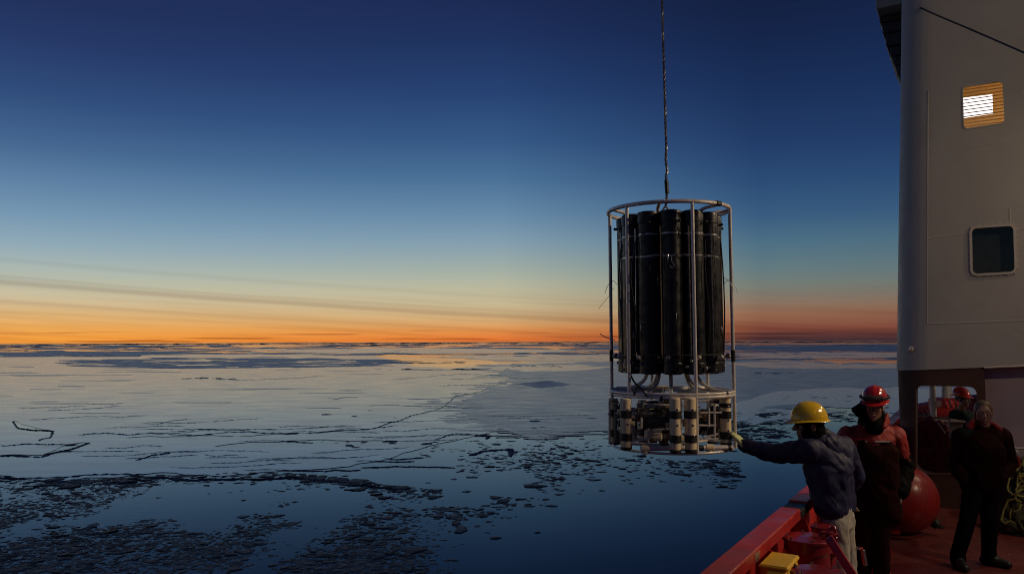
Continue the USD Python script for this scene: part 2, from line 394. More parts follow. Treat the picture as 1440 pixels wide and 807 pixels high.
# water: dark body, mirror surface with faint ripples and calmer and rougher patches
MATS['water'] = usdkit.material(stage, '/World/Looks/water', {
    'g': ('geometry', {}), 'mp': ('mapping', {'scale': (1.0, 2.2, 1.0)}),
    'n': ('noise_texture', {'scale': 0.9, 'detail': 3.0, 'roughness': 0.5}),
    'n2': ('noise_texture', {'scale': 0.03, 'detail': 5.0, 'roughness': 0.6, 'distortion': 0.6}),
    'r': ('map_range', {'from_min': 0.35, 'from_max': 0.68, 'to_min': 0.05, 'to_max': 0.13, 'clamp': True}),
    'b': ('bump', {'strength': 0.05, 'distance': 0.03}),
    'p': ('principled_bsdf', {'base_color': (0.002, 0.004, 0.007), 'ior': 1.333, 'specular_ior_level': 0.32, 'specular_tint': (0.93, 0.93, 1.0)})},
    [('g.position', 'mp.vector'), ('mp.vector', 'n.vector'), ('mp.vector', 'n2.vector'), ('n2.fac', 'r.value'), ('r.result', 'p.roughness'), ('n.fac', 'b.height'), ('b.normal', 'p.normal')], surface='p.BSDF')


def ice_mat(name, c0, c1, rough, rvar, scale, ior=1.33, coat=0.0, bump=0.02, bscale=2.0, stretch=(1, 2.5, 1)):
    MATS[name] = usdkit.material(stage, f'/World/Looks/{name}', {
        'g': ('geometry', {}), 'mp': ('mapping', {'scale': stretch}),
        'n': ('noise_texture', {'scale': scale, 'detail': 8.0, 'roughness': 0.62, 'distortion': 0.5}),
        'n2': ('noise_texture', {'scale': scale * 5, 'detail': 6.0, 'roughness': 0.6}),
        'nb': ('noise_texture', {'scale': bscale, 'detail': 5.0, 'roughness': 0.6}),
        'c': ('rgb_ramp', {'ramp': [(0.36, c0), (0.66, c1)]}),
        'r': ('map_range', {'from_min': 0.3, 'from_max': 0.7, 'to_min': max(.04, rough - rvar), 'to_max': rough + rvar, 'clamp': True}),
        'b': ('bump', {'strength': 0.025, 'distance': bump}),
        'p': ('principled_bsdf', {'ior': ior, 'coat_weight': coat, 'coat_roughness': 0.08, 'coat_ior': 1.33})},
        [('g.position', 'mp.vector'), ('mp.vector', 'n.vector'), ('mp.vector', 'n2.vector'), ('mp.vector', 'nb.vector'), ('n.fac', 'c.fac'), ('c.color', 'p.base_color'), ('n2.fac', 'r.value'), ('r.result', 'p.roughness'), ('nb.fac', 'b.height'), ('b.normal', 'p.normal')], surface='p.BSDF')


ice_mat('thin_ice', (0.26, 0.27, 0.27), (0.52, 0.52, 0.50), 0.155, 0.035, 0.035, bump=0.004)
ice_mat('frosted_ice', (0.30, 0.32, 0.34), (0.56, 0.57, 0.57), 0.38, 0.14, 0.05)
ice_mat('pale_ice', (0.44, 0.46, 0.42), (0.78, 0.79, 0.71), 0.18, 0.08, 0.25)
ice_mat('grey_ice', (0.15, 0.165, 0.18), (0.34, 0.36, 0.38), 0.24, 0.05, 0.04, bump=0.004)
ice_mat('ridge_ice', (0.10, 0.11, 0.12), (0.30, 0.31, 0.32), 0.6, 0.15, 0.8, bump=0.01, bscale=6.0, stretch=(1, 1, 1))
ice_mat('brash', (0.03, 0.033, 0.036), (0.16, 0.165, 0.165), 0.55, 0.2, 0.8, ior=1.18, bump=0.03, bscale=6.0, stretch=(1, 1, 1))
ice_mat('pack', (0.20, 0.21, 0.22), (0.40, 0.40, 0.40), 0.7, 0.1, 0.02)

# ------------------------------------------------------------------ the sea and its ice
R_SEA = 90000.0
a = np.arange(96) * 2 * math.pi / 96
rr = [0.0] + list(np.geomspace(20, R_SEA, 14))
sv = [(0, 0, 0)] + [(r * math.cos(t), r * math.sin(t), 0) for r in rr[1:] for t in a]
sf = [[0, 1 + k, 1 + (k + 1) % 96] for k in range(96)]
for i in range(len(rr) - 2):
    for k in range(96):
        l = (k + 1) % 96
        A_, B_ = 1 + i * 96, 1 + (i + 1) * 96
        sf += [[A_ + k, B_ + k, B_ + l], [A_ + k, B_ + l, A_ + l]]
obj('sea', (sv, sf), MATS['water'], kind='structure', smooth=False, label='calm dark blue polar sea mirroring the twilight sky')


def rough_line(p, seed, amp, n=5, closed=True):
    """midpoint displacement of a pixel polyline: amp is the sideways swing as a share of each segment"""
    r = np.random.default_rng(seed)
    p = [np.asarray(q, float) for q in p]
    for it in range(n):
        out = []
        m = len(p) if closed else len(p) - 1
        for i in range(m):
            a_, b_ = p[i], p[(i + 1) % len(p)]
            L = np.linalg.norm(b_ - a_)
            mid = (a_ + b_) / 2 + np.array([r.normal() * L * amp, r.normal() * L * amp * 0.22])
            out += [a_, mid]
        if not closed:
            out.append(p[-1])
        p = out
    return np.array(p)


def ice_plate(pix, z, seed, amp=0.10, n=4, holes=()):
    """a plate of ice: its outline in the photograph laid on the sea"""
    q = rough_line(pix, seed, amp, n)
    q[:, 1] = np.maximum(q[:, 1], 481.6 + 0.0037 * (720 - q[:, 0]))
    pol = Polygon([ground(x, y)[:2] for x, y in q]).buffer(0)
    for h in holes:
        hq = rough_line(h[0], h[1], h[2], 4)
        pol = pol.difference(Polygon([ground(x, y)[:2] for x, y in hq]).buffer(0))
    parts = [g for g in getattr(pol, 'geoms', [pol]) if g.area > 0.3]
    ms = []
    for g in parts:
        m = trimesh.creation.extrude_polygon(g, z, engine='earcut')
        ms.append(m)
    return cat(ms)


def hline(y):        # the horizon is a touch lower on the left
    return y


sheet = ice_plate([(-320, 560), (-300, 499), (60, 497), (330, 498), (520, 497), (800, 499), (1000, 501), (1010, 530), (840, 560), (760, 590), (700, 604), (660, 615), (600, 628), (560, 640), (520, 650), (440, 660), (330, 668),
                   (230, 664), (120, 672), (0, 668), (-150, 676), (-330, 660)], 0.03, 3, 0.10, 4,
                  holes=[([(18, 592), (60, 604), (76, 606), (70, 612), (26, 606)], 1, .1), ([(0, 640), (60, 640), (118, 622), (128, 624), (80, 643), (0, 645)], 2, .1), ([(120, 616), (300, 612), (420, 608), (420, 611), (300, 616)], 4, .06),
                         ([(300, 628), (430, 619), (560, 620), (555, 625), (420, 624)], 5, .06)])
obj('ice_sheet', sheet, MATS['thin_ice'], kind='structure', smooth=False, label='wide sheet of thin pale grey ice across the left water')
patch = ice_plate([(1030, 568), (1085, 552), (1150, 546), (1230, 546), (1330, 545), (1400, 552), (1400, 578), (1300, 584), (1215, 576), (1150, 582), (1100, 590), (1060, 598), (1020, 590)], 0.04, 11, 0.10, 4,
                  holes=[([(1070, 574), (1130, 570), (1190, 574), (1250, 570), (1250, 574), (1190, 578), (1120, 578)], 3, .1), ([(1060, 584), (1090, 580), (1110, 583), (1080, 588)], 8, .1)])
obj('ice_field', patch, MATS['pale_ice'], kind='structure', smooth=False, label='pale frosted ice field behind the two men at the rail')


grey = ice_plate([(720, 511), (860, 508), (1000, 511), (1330, 507), (1420, 512), (1400, 560), (1200, 570), (1050, 578), (1000, 596), (880, 606), (800, 604), (745, 614), (700, 600), (668, 590), (640, 572), (668, 556), (700, 545), (735, 538), (700, 526)], 0.036, 71, 0.09, 5)
GREY_EDGE = [(880, 606), (800, 604), (745, 614), (700, 600), (668, 590), (640, 572), (668, 556), (700, 545), (735, 538), (700, 526), (720, 511)]
r = np.random.default_rng(72)
gl = LineString(GREY_EDGE); an_ = np.linspace(0, 2 * math.pi, 11, endpoint=False); fr_ = []
for k in range(230):                                # the sheet's edge frays out in thin tongues
    q = gl.interpolate(r.uniform(0, 1), normalized=True)
    rx, ry, rad = r.lognormal(2.5, .6) + 3, r.uniform(.3, 1.5), r.uniform(.5, 1.2, 11)
    fr_.append(Polygon([ground(x, y)[:2] for x, y in zip(q.x + r.normal() * 16 + rx * rad * np.cos(an_), q.y + r.normal() * 2.5 + ry * rad * np.sin(an_))]).buffer(0))
fr_ = unary_union(fr_)
grey = cat([grey] + [trimesh.creation.extrude_polygon(g, 0.041, engine='earcut') for g in getattr(fr_, 'geoms', [fr_]) if g.area > .2])
obj('ice_sheet', grey, MATS['grey_ice'], kind='structure', smooth=False, label='smooth bluish grey sheet of new ice behind the water sampler')


def ragged(pix, z, seed, n=170, wide=1.0):
    """a streak of ice made of many thin overlapping lenses, so that its edge is broken"""
    r = np.random.default_rng(seed)
    pol = Polygon(pix); x0, y0, x1, y1 = pol.bounds
    sc = (x1 - x0) / 450
    an = np.linspace(0, 2 * math.pi, 11, endpoint=False)
    from shapely.geometry import Point
    out = []
    while len(out) < n:
        x, y = r.uniform(x0, x1), r.uniform(y0, y1)
        if not pol.contains(Point(x, y)):
            continue
        rx, ry = r.lognormal(3.0, .5) * min(sc, 1.3) + 5, r.uniform(.25, 1.1) * wide
        rad = r.uniform(.6, 1.2, 11)
        q = np.stack([x + rx * rad * np.cos(an), np.maximum(483.5, y + ry * rad * np.sin(an))], 1)
        g = Polygon([ground(*p)[:2] for p in q]).buffer(0)
        out.append(g)
    u = unary_union(out)
    return cat([trimesh.creation.extrude_polygon(g, z, engine='earcut') for g in getattr(u, 'geoms', [u]) if g.area > .3])


obj('ice_field', ragged([(-320, 486), (300, 485.5), (720, 485), (1340, 484), (1340, 505), (1000, 507), (640, 501), (200, 497), (-320, 503)], .055, 201, 620, .8), MATS['frosted_ice'], kind='structure', smooth=False)
obj('ice_field', ragged([(-320, 500), (200, 500), (560, 503), (700, 514), (500, 530), (100, 528), (-320, 536)], .05, 202, 34, .6), MATS['grey_ice'], kind='structure', smooth=False)
obj('ice_field', ragged([(0, 536), (240, 532), (470, 544), (620, 560), (400, 592), (100, 580), (-60, 560)], .045, 203, 16, .7), MATS['grey_ice'], kind='structure', smooth=False)
for pix, mt, s, z in (
        ([(80, 507), (250, 503), (420, 504), (560, 507), (570, 513), (420, 517), (240, 518), (110, 514)], 'frosted_ice', 21, .06),
        ([(-300, 497), (-40, 494), (170, 494), (300, 497), (180, 501), (-100, 503)], 'frosted_ice', 22, .06),
        ([(330, 492), (520, 490), (700, 491), (850, 493), (700, 496), (480, 497)], 'thin_ice', 23, .06),
        ([(620, 501), (760, 498), (900, 500), (1020, 503), (880, 508), (720, 507)], 'thin_ice', 24, .06),
        ([(1030, 489), (1150, 487), (1290, 487), (1290, 491), (1150, 493)], 'frosted_ice', 25, .06),
        ([(1040, 497), (1170, 495), (1290, 496), (1290, 501), (1150, 504), (1060, 503)], 'thin_ice', 26, .06),
        ([(1030, 510), (1110, 508), (1180, 513), (1280, 512), (1280, 517), (1150, 519), (1060, 516)], 'thin_ice', 27, .05),
        ([(700, 516), (800, 513), (860, 516), (820, 521), (740, 522)], 'thin_ice', 28, .05),
        ([(730, 540), (770, 536), (800, 541), (760, 545)], 'frosted_ice', 29, .05),
        ([(-260, 512), (-60, 508), (60, 512), (-40, 518), (-240, 522)], 'thin_ice', 30, .05)):
    obj('ice_field', ragged(pix, z, s), MATS[mt], kind='structure', smooth=False)


def chunk(seed, h=0.2):
    """one broken piece of ice, about a metre across"""
    r = np.random.default_rng(seed)
    n = int(r.integers(6, 10))
    an = np.sort(r.uniform(0, 2 * math.pi, n) * 0.4 + np.arange(n) * 2 * math.pi / n)
    ra = r.uniform(0.28, 0.55, n)
    lo = np.stack([ra * 1.06 * np.cos(an), ra * 1.06 * np.sin(an), np.full(n, -0.12)], 1)
    hi = np.stack([ra * np.cos(an), ra * np.sin(an), h * r.uniform(0.35, 1.0, n)], 1)
    pk = np.array([[r.uniform(-.15, .15), r.uniform(-.15, .15), h * r.uniform(0.8, 1.3)]])
    return trimesh.convex.convex_hull(np.vstack([lo, hi, pk]))


PROTOS = [chunk(100 + i, 0.035 + 0.02 * (i % 3)) for i in range(8)]


def field(fx, n, seed):
    r = np.random.default_rng(seed)
    out = []
    while len(out) < n:
        q = fx(r)
        if q is not None:
            out.append(q)
    return out


def brash_left(r):
    x, y = r.uniform(-60, 640), r.uniform(668, 806)
    if x > 560 + (y - 700) * 0.35 + r.normal() * 25:
        return None
    p = ground(x, y)
    c = meshkit.fbm(np.array([[p[0] * .22, p[1] * .16, 0.3]]), 4, 5)[0]
    if c < 0.40 + r.uniform(0, 0.13):
        return None
    return x, y, r.lognormal(-1.68, 0.45)


def brash_band(r):
    t = r.uniform(0, 1)
    x = 520 + t * 520
    yc = 676 - 40 * t + 30 * math.sin(t * 7)
    y = yc + r.normal() * (14 + 12 * math.sin(t * 3.1))
    p = ground(x, y)
    c = meshkit.fbm(np.array([[p[0] * .13, p[1] * .09, 2.3]]), 4, 9)[0]
    if c < 0.48 or y < 596:
        return None
    return x, y, r.lognormal(-1.15, 0.42)


def brash_right(r):
    x, y = r.uniform(1020, 1260), r.uniform(556, 645)
    if y > 625 - (x - 1030) * 0.2 + r.normal() * 8:
        return None
    p = ground(x, y)
    c = meshkit.fbm(np.array([[p[0] * .10, p[1] * .06, 5.3]]), 4, 19)[0]
    if c < 0.47:
        return None
    return x, y, r.lognormal(-0.75, 0.42)


def brash_edge(r):
    x = r.uniform(-40, 620)
    y = 672 + 5 * math.sin(x * .013) + abs(r.normal()) * 6 - 3 + max(0, x - 440) * 0.08
    if meshkit.noise(np.array([[x * .022, 0.5, 0.5]]), 7)[0] < .36 + r.uniform(0, .25):
        return None
    return x, y, r.lognormal(-1.1, 0.5)


def brash_far(r):
    x, y = r.uniform(420, 860), r.uniform(575, 650)
    p = ground(x, y)
    c = meshkit.fbm(np.array([[p[0] * .05, p[1] * .03, 7.3]]), 4, 29)[0]
    if c < 0.52:
        return None
    return x, y, r.lognormal(-0.85, 0.4)


pieces = [(q, 0) for q in field(brash_left, 7400, 1)] + [(q, 1) for q in field(brash_band, 1100, 2)] + [(q, 2) for q in field(brash_right, 950, 3)] + [(q, 3) for q in field(brash_edge, 800, 4)] + [(q, 4) for q in field(brash_far, 240, 6)]
r_ = np.random.default_rng(77)
rows = []
for (x, y, s), zone in pieces:
    p = ground(x, y)
    rows.append((s * F / p[1], p, s, float(r_.uniform(0, 360)), int(r_.integers(0, len(PROTOS))), float(r_.uniform(.7, 1.5)), float(r_.uniform(.6, 1.0)), zone))
rows.sort(key=lambda q: -q[0])
WHERE = ['small dark broken ice piece floating in the brash at lower left', 'dark broken ice piece floating in the band left of the water sampler', 'dark broken ice piece floating between the sampler and the yellow helmet',
         'dark broken ice piece along the edge of the thin ice sheet', 'dark broken ice piece frozen into the grey ice left of the sampler']
GRP = ['brash ice pieces at lower left', 'brash ice pieces left of the sampler', 'brash ice pieces beyond the outstretched arm', 'ice pieces along the sheet edge', 'ice pieces in the grey ice']
UsdGeom.Scope.Define(stage, '/World/Looks/kinds')
protos_root = '/World/Looks/kinds'
for i, pm in enumerate(PROTOS):
    cp = stage.CreateClassPrim(f'/_ice_piece_{i}')
    cp.SetTypeName('Xform')
    usdkit.mesh(stage, f'/_ice_piece_{i}/block', pm, MATS['brash'])


def matrix(p, s, rz, sx, sz):
    c_, s_ = math.cos(math.radians(rz)), math.sin(math.radians(rz))
    return np.array([[c_ * s * sx, -s_ * s, 0, p[0]], [s_ * s * sx, c_ * s, 0, p[1]], [0, 0, s * sz, 0.0], [0, 0, 0, 1]])


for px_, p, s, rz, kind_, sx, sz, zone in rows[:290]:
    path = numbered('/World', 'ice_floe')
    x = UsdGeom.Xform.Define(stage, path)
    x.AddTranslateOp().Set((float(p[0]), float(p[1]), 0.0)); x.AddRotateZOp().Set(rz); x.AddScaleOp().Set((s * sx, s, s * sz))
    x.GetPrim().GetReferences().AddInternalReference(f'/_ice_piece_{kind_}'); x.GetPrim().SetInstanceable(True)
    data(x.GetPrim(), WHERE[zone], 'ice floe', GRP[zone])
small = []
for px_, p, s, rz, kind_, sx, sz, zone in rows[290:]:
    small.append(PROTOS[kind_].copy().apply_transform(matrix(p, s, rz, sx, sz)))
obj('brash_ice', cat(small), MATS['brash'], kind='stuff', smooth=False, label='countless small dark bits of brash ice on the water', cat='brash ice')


# low ridges where thin ice has slid over itself: dark crooked lines
def ridge(pix, seed, w, h, amp=0.05, n_=4):
    q = rough_line(pix, seed, amp, n_, closed=False)
    r = np.random.default_rng(seed)
    P = np.array([ground(x, y) for x, y in q])
    t = np.gradient(P[:, :2], axis=0); t /= np.linalg.norm(t, axis=1, keepdims=True) + 1e-9
    nrm = np.stack([-t[:, 1], t[:, 0]], 1)
    n = len(P)
    taper = np.minimum(1, np.minimum(np.arange(n), n - 1 - np.arange(n)) / 4 + 0.15)
    ww, hh = w * r.uniform(.15, 1.5, n) * taper, h * r.uniform(.3, 1.3, n) * taper
    v = np.zeros((n, 3, 3))
    v[:, 0, :2] = P[:, :2] + nrm * ww[:, None]; v[:, 1, :2] = P[:, :2] + nrm * (r.normal(0, .2, n) * w)[:, None]; v[:, 2, :2] = P[:, :2] - nrm * ww[:, None]
    v[:, 0, 2] = v[:, 2, 2] = 0.0; v[:, 1, 2] = 0.03 + hh
    f = []
    for i in range(n - 1):
        for k_ in (0, 1):
            a_, b_, c_, d_ = 3 * i + k_, 3 * i + k_ + 1, 3 * i + 4 + k_, 3 * i + 3 + k_
            f += [[a_, b_, c_], [a_, c_, d_]]
    return trimesh.Trimesh(v.reshape(-1, 3), f, process=False)


special = [([(18, 592), (24, 602), (46, 605), (76, 606)], 'crooked dark ice ridge bending at the far left edge'), ([(76, 606), (70, 616), (54, 620)], 'short ice ridge hooking down from the bent one at left'),
           ([(-20, 640), (60, 643), (90, 634), (128, 622)], 'long dark crack-like ridge rising to the right at far left'), ([(0, 627), (60, 625), (110, 625)], 'straight low ridge between the two bent ridges at left'),
           ([(110, 612), (150, 609), (180, 612), (300, 610), (440, 609), (560, 598)], 'longest straight ridge across the middle of the ice sheet'), ([(190, 648), (215, 640), (240, 637)], 'short slanting ridge near the ice sheet centre'),
           ([(530, 602), (560, 592), (600, 580), (640, 558), (688, 546)], 'curving ridge along the right edge of the ice sheet'), ([(610, 618), (640, 610), (690, 613), (684, 617)], 'looped ridge right of the ice sheet'),
           ([(660, 640), (680, 634), (720, 632), (718, 642)], 'hooked ridge in the water left of the sampler'), ([(0, 672), (130, 668), (250, 674), (420, 672), (520, 684), (560, 690)], 'long thick dark ridge at the near edge of the ice sheet')]
for i, (pix, lab) in enumerate(special):
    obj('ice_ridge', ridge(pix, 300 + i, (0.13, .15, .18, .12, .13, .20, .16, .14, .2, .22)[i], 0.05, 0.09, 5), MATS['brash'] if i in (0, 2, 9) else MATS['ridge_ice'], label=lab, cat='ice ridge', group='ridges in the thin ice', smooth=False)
r_ = np.random.default_rng(41)
for i in range(46):
    if i < 34:
        x0, y0 = r_.uniform(60, 560), r_.uniform(590, 662)
    else:
        x0, y0 = r_.uniform(0, 760), r_.uniform(532, 592)
    L = r_.uniform(40, 190)
    sl = r_.normal(-0.025, 0.02)
    pix = [(x0 + L * t, y0 + L * t * sl + r_.normal() * 1.0) for t in np.linspace(0, 1, 4)]
    d_ = ground(x0, y0)[1]
    obj('ice_ridge', ridge(pix, 400 + i, 0.04 + d_ * 0.0009, 0.015 + d_ * 0.0002), MATS['ridge_ice'], label='thin dark rafting ridge running across the grey ice sheet', cat='ice ridge', group='thin rafting ridges across the ice sheet', smooth=False)
# dark long floes and hummocks toward the horizon
far = [((530, 690), (518.5, 520), 'long flat dark floe lying low left of the sampler'), ((545, 650), (509, 510.5), 'thin dark floe beyond the long flat one'), ((60, 165), (498, 501), 'dark hummocky floe at far left below the orange sky'), ((0, 60), (492, 494), 'low dark floe at the left edge near the horizon'),
       ((720, 790), (514, 516), 'short dark floe just left of the sampler frame'), ((400, 470), (497, 498), 'faint dark floe under the middle of the sky glow'), ((1060, 1120), (524, 525.5), 'dark floe right of the sampler frame'), ((250, 330), (531, 533), 'small dark floe on the bright ice at left')]
for i, ((x0, x1), (ya, yb), lab) in enumerate(far):
    r = np.random.default_rng(500 + i)
    ps = []
    for j in range(26):
        x = r.uniform(x0, x1); y = r.uniform(ya, yb)
        p = ground(x, y); s = (x1 - x0) * p[1] / F / 26 * r.uniform(1.2, 3.4)
        ps.append(PROTOS[j % 8].copy().apply_transform(matrix(p, s, float(r.uniform(0, 360)), 1.6, min(1.4, 1.2 / max(s, .01) * r.uniform(.6, 2.0)))))
    obj('ice_floe', cat(ps), MATS['brash'], label=lab, cat='ice floe', smooth=False)
r = np.random.default_rng(61)
ps = []
for j in range(4200):
    D = r.uniform(2500, 9000) if j % 3 else r.uniform(1200, 2500)
    azm = r.uniform(-0.75, 0.75)
    if D < 2500 and meshkit.fbm(np.array([[azm * 14, D * .002, 1.]]), 3, 3)[0] < 0.53:
        continue
    hgt = D * 0.0009 * r.uniform(.25, 1.0) if D >= 2500 else D * 0.0010 * r.uniform(.3, 1.0)
    s = D * 0.012 * r.uniform(.4, 1.6)
    ps.append(PROTOS[j % 8].copy().apply_transform(matrix((D * math.sin(azm), D * math.cos(azm), 0), s, float(r.uniform(0, 360)), 1.3, hgt / 0.2 / s)))
obj('distant_pack_ice', cat(ps), MATS['pack'], kind='stuff', smooth=False, label='dark line of far pack ice along the whole horizon', cat='pack ice')

# ------------------------------------------------------------------ the ship: axes A along it (away from us), B across it (inboard)
AX = np.array([0.5225, 0.8526, 0.0]); BX = np.array([0.8526, -0.5225, 0.0]); ZX = np.array([0, 0, 1.0])
ORG = np.array([2.05, 5.87, 0.0]) - BX * 0.045


def S(u, v, z):
    """ship space: u along the rail, v inboard of its outer edge, z above the deck"""
    return ORG + AX * u + BX * v + ZX * (DECK + z)


def sprism(uv, z0, z1):
    pol = Polygon([S(u, v, 0)[:2] for u, v in uv]).buffer(0)
    m = trimesh.creation.extrude_polygon(pol, z1 - z0, engine='earcut')
    m.apply_translation([0, 0, DECK + z0])
    return m


outline = [(-12, 0), (11, 0), (14, 0.9), (17, 2.6), (19.5, 5.5), (19.5, 9), (-12, 9)]
hull_m = sprism(outline, -DECK - 2.0, -0.004)
hu = thing('ship_hull', 'red painted hull of the ship under the deck and rail', 'ship hull', S(0, 4, -DECK))
obj('hull_plating', hull_m, MATS['hull_paint'], hu)
dk = sprism([(u, v + 0.02 if v == 0 else v) for u, v in outline], -0.003, 0.002)
obj('deck', dk, MATS['deck_paint'], kind='structure', smooth=False, label='worn dark red wet steel deck')

# bulwark with a broad cap
CAPZ = 1.10
bw = thing('bulwark', 'red steel bulwark with a broad flat cap along the ship side', 'bulwark', S(0, 0.1, 0))
obj('bulwark_plate', cat([sprism([(-11, 0.035), (11.0, 0.035), (11.0, 0.055), (-11, 0.055)], 0.002, CAPZ - .083), sprism([(11.0, 0.035), (14, .9), (17, 2.6), (19.4, 5.4), (19.4, 5.6), (16.9, 2.8), (13.9, 1.1), (11.0, 0.06)], 0.002, CAPZ - 0.1)]), MATS['red_paint'], bw, smooth=False)


def cap(u0, u1, v0=0.0, v1=0.148, z1=CAPZ, h=0.085):
    c = S((u0 + u1) / 2, (v0 + v1) / 2, z1 - h / 2)
    return rbox((u1 - u0, v1 - v0, h), 0.008, np.array([AX, BX, ZX]), c)


obj('cap_rail', cap(-11, 0.02), MATS['red_paint'], bw)
obj('roller_plate', cap(0.024, 0.30, 0.0, 0.155, CAPZ - 0.012, 0.06), MATS['black_rubber'], bw, label='dark worn plate set into the red cap')
obj('cap_rail', cap(0.304, 10.6), MATS['red_paint'], bw)
obj('cap_rail', cat([tube([S(10.5, .1, CAPZ - .05), S(14, 1.0, CAPZ - .05), S(17, 2.7, CAPZ - .05), S(19.4, 5.5, CAPZ - .05)], 0.07, 6)]), MATS['red_paint'], bw)
for u in np.arange(-5.1, 10.5, 1.05):
    tri = Polygon([(0.058, 0.03), (0.42, 0.03), (0.42, 0.08), (0.16, CAPZ - 0.095), (0.058, CAPZ - 0.095)])
    m = trimesh.creation.extrude_polygon(tri, 0.018, engine='earcut')
    T = np.eye(4); T[:3, 0] = BX; T[:3, 1] = ZX; T[:3, 2] = -AX; T[:3, 3] = S(u, 0, 0)
    m.apply_transform(T)
    obj('bulwark_stay', m, MATS['red_paint'], bw, smooth=False)
obj('worn_patch', rbox((0.10, 0.004, 0.05), .001, np.array([AX, BX, ZX]), S(-1.28, 0.1495, CAPZ - .045)), MATS['steel'], bw, label='bare grey metal where the red paint is chipped off')


# mooring bollards just inside the rail
def bollard(p, r, top, label, bolts=6):
    t = thing('mooring_bollard', label, 'bollard', (p[0], p[1], DECK), 'mooring bollards inside the rail')
    c = (p[0], p[1], DECK)
    obj('post', lathe([(r * 1.25, 0.003), (r * 1.25, 0.03), (r * .93, 0.034), (r * .93, top - .10), (r, top - .085), (r, top - 0.02)], c), MATS['dark_red_gloss'], t)
    obj('cap_plate', lathe([(r, top - .0195), (r * 1.06, top - .019), (r * 1.06, top - .004), (r * 1.03, top), (0.0001, top + .006)], c), MATS['dark_red_gloss'], t)
    for k in range(bolts):
        an = k * 2 * math.pi / bolts + .4
        q = np.array([p[0] + r * .9 * math.cos(an), p[1] + r * .9 * math.sin(an), DECK + top])
        obj('bolt', cyl(q, q + [0, 0, .014], 0.009, 6), MATS['steel'], t)


b1 = at(1135, 749, 5.4)
bollard(b1, 0.155, 1.0, 'large wet dark red bollard between the yellow case and the man in grey trousers')
b2 = at(1150, 801, 4.62)
bollard(b2, 0.142, 1.0, 'red bollard at the bottom edge of the photo, right of the yellow case')
b3 = at(1158, 739.5, 5.72)
bollard(b3, 0.085, 1.0, 'small red bollard half hidden behind the large one', 4)

br = thing('steel_brace', 'red flat steel brace slanting in front of the grey trousers', 'brace', at(1212, 835, 4.9) * [1, 1, 0] + [0, 0, DECK])
p0, p1 = at(1165, 755, 5.22), at(1226, 850, 4.75)
d_ = (p1 - p0) / np.linalg.norm(p1 - p0)
sd = np.cross(d_, [0.3, 1, 0.2]); sd /= np.linalg.norm(sd)
nn = np.cross(d_, sd)
obj('flat_bar', rbox((np.linalg.norm(p1 - p0), 0.055, 0.016), .004, np.array([d_, sd, nn]), (p0 + p1) / 2), MATS['red_paint'], br)
obj('foot_post', rbox((0.07, 0.07, p1[2] - DECK + .01), .004, None, (p1[0], p1[1], (p1[2] + DECK) / 2)), MATS['red_paint'], br)
obj('gusset', rbox((0.03, 0.06, 0.02), .005, np.array([d_, sd, nn]), p0 + d_ * .03), MATS['dark_red_gloss'], br)

# a heap of shackles and chain links, wet and shining, by the bollard
ch = thing('chain_heap', 'small heap of wet red chain links shining beside the large bollard', 'chain', at(1166, 768, 5.42))
obj('chain_bracket', cat([rbox((0.16, 0.14, 0.02), .004, np.array([AX, BX, ZX]), at(1165, 775, 5.42)), cyl(at(1165, 775, 5.42), at(1165, 775, 5.42) * [1, 1, 0] + [0, 0, DECK], 0.035, 10)]), MATS['dark_red_gloss'], ch)
r = np.random.default_rng(5)
for k in range(15):
    c = at(1153 + r.uniform(0, 25), 756 + r.uniform(-9, 14), 5.40 + r.uniform(-.05, .05))
    R_ = trimesh.transformations.random_rotation_matrix(r.uniform(0, 1, 3))
    an = np.arange(16) * 2 * math.pi / 16
    q = np.stack([0.034 * np.cos(an), 0.021 * np.sin(an), 0 * an], 1) @ R_[:3, :3].T + c
    obj('link', tube(q, 0.0085, 7, closed=True), MATS['dark_red_gloss'], ch)

# yellow case on a red stand
yc = thing('yellow_case', 'yellow ribbed plastic case tucked inside the rail by the bollards', 'case', at(1098, 807, 4.75))
topz = at(1098, 788, 4.75)[2]
cc = at(1096, 790, 4.75)
obj('case_body', rbox((0.30, 0.155, 0.24), .015, np.array([AX @ np.array([[1, 0, 0], [0, 1, 0], [0, 0, 1]]), BX, ZX]), (cc[0] - .0, cc[1], topz - .13)), MATS['yellow_plastic'], yc)
obj('case_lid', rbox((0.32, 0.172, 0.03), .01, np.array([AX, BX, ZX]), (cc[0], cc[1], topz - 0.006)), MATS['yellow_plastic'], yc)
for k in range(4):
    q = np.array([cc[0], cc[1], 0]) + AX * (-0.105 + .07 * k) + BX * 0.081
    obj('rib', rbox((0.022, 0.014, 0.2), .004, np.array([AX, BX, ZX]), (q[0], q[1], topz - .135)), MATS['yellow_plastic'], yc)
q = np.array([cc[0], cc[1], 0]) - AX * 0.16 + BX * 0.02
obj('end_cap', rbox((0.05, 0.13, 0.22), .015, np.array([AX, BX, ZX]), (q[0], q[1], topz - .13)), MATS['yellow_plastic'], yc)
obj('latch', rbox((0.03, 0.012, 0.05), .003, np.array([AX, BX, ZX]), tuple(np.array([cc[0], cc[1], topz - .03]) + BX * .089)), MATS['dark_device'], yc)
st = thing('case_stand', 'red steel stand under the yellow case', 'stand', (cc[0], cc[1], DECK))
obj('stand_box', rbox((0.30, 0.15, topz - .255 - DECK), .01, np.array([AX, BX, ZX]), (cc[0], cc[1], (topz - .255 + DECK) / 2)), MATS['red_paint'], st)

# ------------------------------------------------------------------ superstructure
PF = np.array([5.948, 11.0, 0.0])           # where the flat front wall meets the rounded corner
RHO = 0.46


